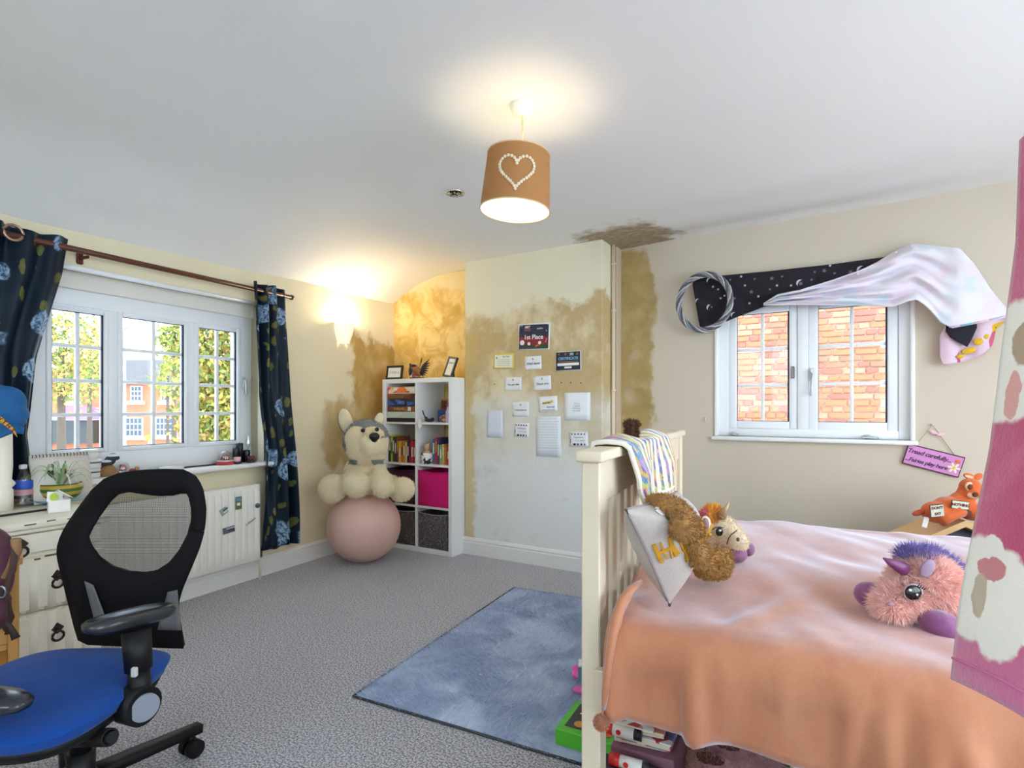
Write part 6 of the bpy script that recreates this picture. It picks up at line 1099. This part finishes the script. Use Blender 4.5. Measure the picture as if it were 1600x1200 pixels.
pbots = [(1193, 477), (1240, 476), (1330, 477), (1395, 480), (1420, 470), (1432, 468), (1444, 476), (1455, 486), (1470, 504), (1488, 513), (1540, 503), (1580, 494)]
def pw_(a, b):
    u = 1193+387*a; fan = math.atan2(b*.9+.02, max(.05, (1505-u)/310)) if u < 1500 else 1.5; k = max(0, min(1, (1500-u)/80))
    return -.035-.030*math.sin(b*15+a*9)*k-.016*math.sin(b*29-a*14)*k-.03*math.exp(-((u-1500)/22)**2)*(1-b)-.02*math.sin((u-1440)/38.)*(1-k)*b
P('cloth', MB().slab(loc_(drape(ptops, pbots, 4.0, pw_, 1193, 1580)), 130, 44, .004), pst, t)
hem = [onY(u, v, 4.0+pw_((u-1193)/387, 1)-.004)-org for u, v in ((1483, 511), (1500, 509), (1520, 505), (1545, 500), (1578, 492))]
for (a, b, c_) in ((0, 1, (214, 200, 220)), (1, 2, (120, 186, 206)), (2, 3, (226, 196, 206)), (3, 4, (214, 180, 60))): P('hem_border', MB().tube([hem[a], hem[b]], .009, 8, sq=.5), mat('hem_%d' % c_[0], C(*c_), .85, .25, 60), t)
for (u, v) in ((1425, 384), (1500, 392), (1400, 394), (1340, 428)): P('pin', MB().ball(onY(u, v, 3.955)-org, .006), MC['hook_white'], t)
n = NT('animal_print'); v_ = n.voronoi(13, n.scaled(1, 1, .8, loc=(.3, 0, .1)), out='Color'); s_ = n.N('ShaderNodeSeparateXYZ'); n.t.links.new(v_, s_.inputs[0]); dot = n.voronoi(70)
col = n.mix(n.smooth(s_.outputs[0], .74, .77), C(222, 194, 208), n.mix(n.smooth(dot, .2, .26), C(120, 80, 30), C(220, 176, 40))); col = n.mix(n.smooth(s_.outputs[1], .88, .9), col, C(130, 190, 206)); col = n.mix(n.smooth(s_.outputs[2], .93, .95), col, C(196, 90, 120)); n.set(col=col, rough=.9)
org = onY(1520, 530, 4.02); t = T('printed_cloth', 'small pink cloth printed with yellow animals hanging below the pastel sheet', 'cloth', org)
P('cloth', MB().slab(loc_(drape([(1468, 525), (1480, 505), (1500, 500), (1550, 497), (1580, 490)], [(1468, 556), (1474, 571), (1500, 566), (1532, 556), (1550, 540), (1554, 528), (1556, 514), (1580, 496)], 4.03, lambda a, b: -.012*math.sin(a*13)-.01*b, 1468, 1580)), 40, 16, .004), n.m, t)
yl = mat('giraffe_yellow', C(222, 176, 36), .9, .3, 120)
for (u, v, w_, h_, ro) in ((1514, 548, .034, .017, -.3), (1530, 534, .026, .02, .3), (1500, 557, .018, .012, -.2), (1541, 526, .012, .014, .6)): P('animal_print', MB().ball((0, 0, 0), (w_, .004, h_), (0, ro, 0), 12, 8), yl, t, None, onY(u, v, 4.012)-org)
ONE('black_cloth', MB().slab(loc_(drape([(1478, 508), (1500, 502), (1526, 502)], [(1478, 518), (1484, 527), (1511, 542), (1518, 530), (1526, 512)], 4.005, lambda a, b: -.012*math.sin(a*5)*b, 1478, 1526)), 16, 10, .005), MC['star_cloth'] if 'star_cloth' in MC else mat('black_cloth', C(24, 18, 34), .85, .2, 20), 'small black cloth tucked under the hem of the pastel sheet', 'cloth', org)
# wicker ring
wc = onY(1101, 473, 3.985); d_ = -SY*wc.x+CY*wc.y; t = T('wicker_ring', 'grey woven wicker ring hanging at the left end of the star fabric', 'wreath', wc); wk = mat('wicker_grey', C(150, 150, 154), .8, .3, 60, .4, 120); Rr = 43/857*d_
wk2 = mat('wicker_pale', C(192, 192, 196), .8, .2, 60, .4, 120); wk3 = mat('wicker_dark', C(98, 98, 104), .8, .2, 60, .4, 120)
for k in range(6):
    ph = 2*PI*k/6; pts = []
    for i in range(90): a = 2*PI*i/90; tw = 5*a+ph; r_ = Rr+.017*math.cos(tw); pts.append((r_*math.cos(a)*.90, .017*math.sin(tw)-.02, r_*math.sin(a)))
    P('strand', MB().tube(pts, .0062, 6, True), [wk, wk2, wk3][k % 3], t)
# hanging sign
cs = [onY(u, v, BKR-.015) for u, v in ((1418, 696), (1507, 718), (1499, 744), (1410, 720))]; c_ = sum(cs, Vector())/4; an = math.atan2(cs[1].z-cs[0].z, cs[1].x-cs[0].x); w_, h_ = (cs[1]-cs[0]).length, .125
t = T('hanging_sign', 'pink wooden sign reading Tread carefully Fairies play here, hung askew by string', 'sign', c_, rot=(0, -an, 0)); P('board', MB().box((0, 0, 0), (w_, .012, h_), bev=.002), mat('sign_edge', C(70, 30, 54), .6, .2, 30), t); P('face', MB().box((0, -.0065, 0), (w_*.965, .002, h_*.90)), mat('sign_pink', C(210, 140, 196), .6, .06, 20), t)
sk = mat('sign_ink', C(60, 20, 60), .6); TX('Tread carefully...', .036, sk, t, (-w_*.09, -.0082, .024), shear=.25, space=.92, bold=.0006); TX('...Fairies play here', .033, sk, t, (-w_*.10, -.0082, -.026), shear=.25, space=.9, bold=.0006)
for k in range(6): a = PI*k/3; P('petal_print', MB().ball((w_*.375+.018*math.cos(a), -.008, -.012+.018*math.sin(a)), (.014, .0015, .006), (0, -a, 0)), mat('petal_cream', C(240, 232, 200), .6), t)
P('flower_print', MB().ball((w_*.375, -.009, -.012), (.008, .002, .008)), mat('flower_yellow', C(230, 200, 60), .6), t); P('fairy_print', MB().ball((w_*.40, -.009, .028), (.013, .002, .011)), mat('fairy_orange', C(226, 110, 50), .6), t)
minv = (Matrix.Translation(c_) @ Euler((0, -an, 0)).to_matrix().to_4x4()).inverted(); ap = onY(1457, 664, BKR-.012); mb = MB(); L0, L1 = minv @ onY(1432, 694, BKR-.012), minv @ onY(1491, 711, BKR-.012); mb.tube([L0, minv @ ap, L1], .002, 6); P('string', mb, mat('string_tan', C(170, 140, 110), .9), t)
q = minv @ ap; P('nail', MB().cyl(q+Vector((0, .01, .004)), q+Vector((0, -.012, .004)), .004, n=10), MC['hook_white'], t); q = minv @ onY(1464, 678, BKR-.02); mb = MB(); mb.ball(q+Vector((-.018, 0, .004)), (.02, .004, .01), (0, .3, 0)); mb.ball(q+Vector((.018, 0, .002)), (.02, .004, .01), (0, -.4, 0)); mb.ball(q, (.006, .006, .006)); P('bow', mb, mat('bow_pink', C(234, 190, 200), .7), t)
# house-shaped shelf and fawn
hx = Bill(1505, 812, 2.9); p = hx.p.copy(); zt = p.z; p.z = 0; t = T('house_shelf', 'pine house shaped shelf with dark back standing between bed and wall', 'shelf', p, YAW-.10)
zl = hx(1425, 850).z+zt; xl_ = hx(1425, 850).x; sl_ = (zt-zl)/abs(xl_); pn_ = mat('shelf_pine', C(222, 178, 122), .5, .1, 6, .05, 60)
for s_ in (-1, 1): P('roof_board', MB().prism([(0, zt), (s_*.34, zt-.34*sl_), (s_*.34, zt-.34*sl_-.032), (0, zt-.034)], .24, Matrix.Translation((0, .10, 0))), pn_, t); P('side_board', MB().span((s_*.30-.01, -.01, 0), (s_*.30+.01, .21, zt-.30*sl_-.03)), pn_, t)
P('back_panel', MB().prism([(-.295, .02), (.295, .02), (.295, zt-.295*sl_-.034), (0, zt-.036), (-.295, zt-.295*sl_-.034)], .01, Matrix.Translation((0, .06, 0))), mat('shelf_dark', C(84, 80, 96), .8, .06), t); P('base_board', MB().span((-.29, 0, .0), (.29, .2, .02)), pn_, t); P('shelf_board', MB().span((-.29, .07, .26), (.29, .2, .28)), pn_, t)
fb = Bill(1480, 785, 2.92); fk = fb.r(1); t = T('plush_fawn', 'orange plush fawn with patches lying on the house shaped shelf', 'soft toy', fb.p, YAW); fo = mat('fawn_orange', C(214, 100, 46), .9, .12, 30, .3, 90, sheen=.3); fl_ = mat('fawn_light', C(238, 190, 150), .9, .08, 30); fd = mat('fawn_dark', C(110, 56, 40), .9, .1)
me = blobs([BB(fb, 1462, 800, 0, 20, 17), BB(fb, 1482, 792, 0, 22, 16), BB(fb, 1502, 785, 0, 18, 17), BB(fb, 1510, 772, -.01, 13, 16), BB(fb, 1516, 761, -.02, 15, 14), BB(fb, 1522, 770, -.05, 11, 9), BB(fb, 1522, 800, -.01, 22, 14)], .008, 4); me.materials.append(fo); P('body', me, None, t)
P('leg', MB().tube([fb(u, v, -.055) for u, v in ((1470, 814), (1482, 808), (1495, 803), (1508, 801))], [9*fk, 8*fk, 7*fk, 6*fk], 12), fo, t); P('hoof', MB().ball(fb(1510, 803, -.056), 7*fk), fd, t); P('tail', MB().ball(fb(1436, 801, .0), (11*fk, 4*fk, 4.5*fk), (0, -.25, 0)), mat('fawn_tail', C(190, 80, 50), .9, .1), t)
P('ear', MB().ball(fb(1514, 744, .0), (9*fk, 3*fk, 4.5*fk), (0, .25, 0)), fo, t); P('inner_ear', MB().ball(fb(1514, 745, -.012), (7*fk, 2*fk, 2.4*fk), (0, .25, 0)), fl_, t); P('ear', MB().ball(fb(1528, 745, .0), (8*fk, 3*fk, 5*fk), (0, -.5, 0)), fo, t)
P('eye_patch', MB().ball(fb(1515, 760, -.05), (7*fk, 3*fk, 7*fk)), fl_, t); P('eye', MB().ball(fb(1516, 761, -.060), (3.8*fk, 2*fk, 4.4*fk)), fd, t); P('muzzle', MB().ball(fb(1520, 774, -.066), (8*fk, 5*fk, 5*fk)), fl_, t); P('nose', MB().ball(fb(1524, 773, -.084), (4.5*fk, 3*fk, 4*fk)), fd, t)
ps = mat('patch_pale', C(206, 206, 190), .8, .1, 40)
for (u, v, w2, h2, ss, ro) in ((1464, 798, 22, 20, ("DON'T", 'SAY'), -.1), (1500, 789, 28, 13, ('NOTHING',), .12)):
    q = fb(u, v, -.068); o_ = P('patch', MB().box((0, 0, 0), (w2*fk, .004, h2*fk), (0, 0, 0), .003), fd, t, None, q, (0, ro, 0)); P('patch_ground', MB().box((0, -.002, 0), (w2*.9*fk, .003, h2*.86*fk)), ps, o_)
    for k, s in enumerate(ss): TX(s, 5.6*fk, fd, o_, (0, -.0045, (4.5*fk-9*fk*k) if len(ss) > 1 else 0), bold=.0008)
P('tag', MB().box(fb(1446, 816, -.02), (8*fk, .002, 16*fk), (0, .25, 0)), MC['card_white'], t)
# ================================================================ DOOR EDGE AND HANGING FLEECE
def vl(lat, dep, z): return Vector((-SY*dep+CY*lat, CY*dep+SY*lat, z))
d0 = tagit(link('door_1', None, None, vl(.905, .0, 0), (0, 0, YAW)), kind='structure'); P('door_leaf', MB().span((0, -.02, .01), (.04, .80, 2.0), bev=.003), white_paint, d0)
P('rail_moulding', MB().span((-.006, .10, 1.1), (.0, .70, 1.8), bev=.003), white_paint, d0); P('rail_moulding', MB().span((-.006, .10, .2), (.0, .70, .95), bev=.003), white_paint, d0)
for z_ in (.3, 1.7): P('hinge', MB().cyl((.02, -.028, z_-.05), (.02, -.028, z_+.05), .008, n=10), MC['chrome'], d0)
P('coat_hook', MB().tube([(0, .52, 1.80), (-.03, .52, 1.79), (-.05, .52, 1.80), (-.055, .52, 1.83)], .006, 8), MC['chrome'], d0)
n = NT('fleece_print'); x, y, z = n.xyz(); w_ = n.noise(26, 4, .6); wy = n.math('ADD', y, n.math('MULTIPLY', n.math('SUBTRACT', w_, .5), .022)); wz = n.math('ADD', z, n.math('MULTIPLY', n.math('SUBTRACT', n.noise(24, 4, .6, n.scaled(1, 1, 1, loc=(3, 3, 3))), .5), .03))
def disc(cy0, cz0, ry, rz_, e=.12):
    a = n.math('DIVIDE', n.math('SUBTRACT', wy, cy0), ry); b = n.math('DIVIDE', n.math('SUBTRACT', wz, cz0), rz_); return n.smooth(n.math('ADD', n.math('MULTIPLY', a, a), n.math('MULTIPLY', b, b)), 1-e, 1+e, 1, 0)
grain = n.noise(190, 3, .7); base = n.mix(n.smooth(z, .70, 1.0), C(220, 124, 170), C(202, 60, 112)); base = n.mix(n.math('MULTIPLY', n.smooth(n.noise(9, 3), .45, .7), .5), base, C(226, 120, 164)); base = n.mix(n.math('MULTIPLY', grain, .22), base, C(110, 20, 60))
crm_ = n.mix(n.math('MULTIPLY', grain, .3), C(250, 246, 236), C(222, 210, 194)); col = base
for q in ((.885, .925, .05, .085), (.835, .915, .045, .085), (.86, .985, .028, .03), (.80, .92, .03, .05)): col = n.mix(disc(*q), col, crm_)
for q in ((.885, 1.29, .09, .10), (.80, 1.24, .04, .09)): col = n.mix(disc(*q), col, crm_)
col = n.mix(disc(.805, 1.10, .02, .05), col, crm_); col = n.mix(disc(.855, .965, .028, .016), col, C(206, 120, 124)); col = n.mix(disc(.868, .92, .014, .035), col, C(196, 178, 150)); col = n.mix(disc(.855, 1.32, .03, .04), col, C(176, 150, 116)); col = n.mix(disc(.872, 1.235, .014, .04), col, C(226, 160, 150))
n.set(col=col, rough=.98, sheen=.6, sheenr=.6).bump(grain, .35, .006); flm = n.m
t = T('fleece_blanket', 'pink and cream flowered fleece hanging in front of the bed at the edge', 'blanket', vl(0, 0, 0), YAW)
edge_ = [(.745, .731), (.80, .737), (.85, .742), (.93, .755), (1.03, .775), (1.13, .795), (1.30, .815), (1.475, .838), (1.7, .846), (1.82, .85)]
def flc(a, b):
    z = .742+(1.80-.742)*b; dep = .905-.50*a; lat = float(np.interp(z, [e[0] for e in edge_], [e[1] for e in edge_]))
    lat += -.012*math.sin(a*11)*(1-b*.6)+.012*a+(.010*math.sin(a*PI*2.2)*(1-b)); lat = lat-.0*a; k = max(0, b-.86)/.14; dep = dep*(1-k)+.52*k if k > 0 else dep
    return (min(lat, .880), dep, z+.012*math.sin(a*9)*(1-b)+.005+.02*(1-a)*(1-b))
P('cloth', MB().slab(flc, 60, 70, .014), flm, t)
fme = MB(); fme.grid(flc, 30, 40); fm0 = fme.mesh('tmp', []); f_ = fur(fm0, 40000, .005, .0016, 21, (0, 0, -.4)); f2 = None; f_.materials.append(flm); P('fur', f_, None, t, kind='stuff')
P('hem_stitch', MB().tube([Vector(flc(i/40, .035))+Vector((-.008, 0, 0)) for i in range(41)], .0022, 6), mat('hem_thread', C(214, 120, 168), .9), t)
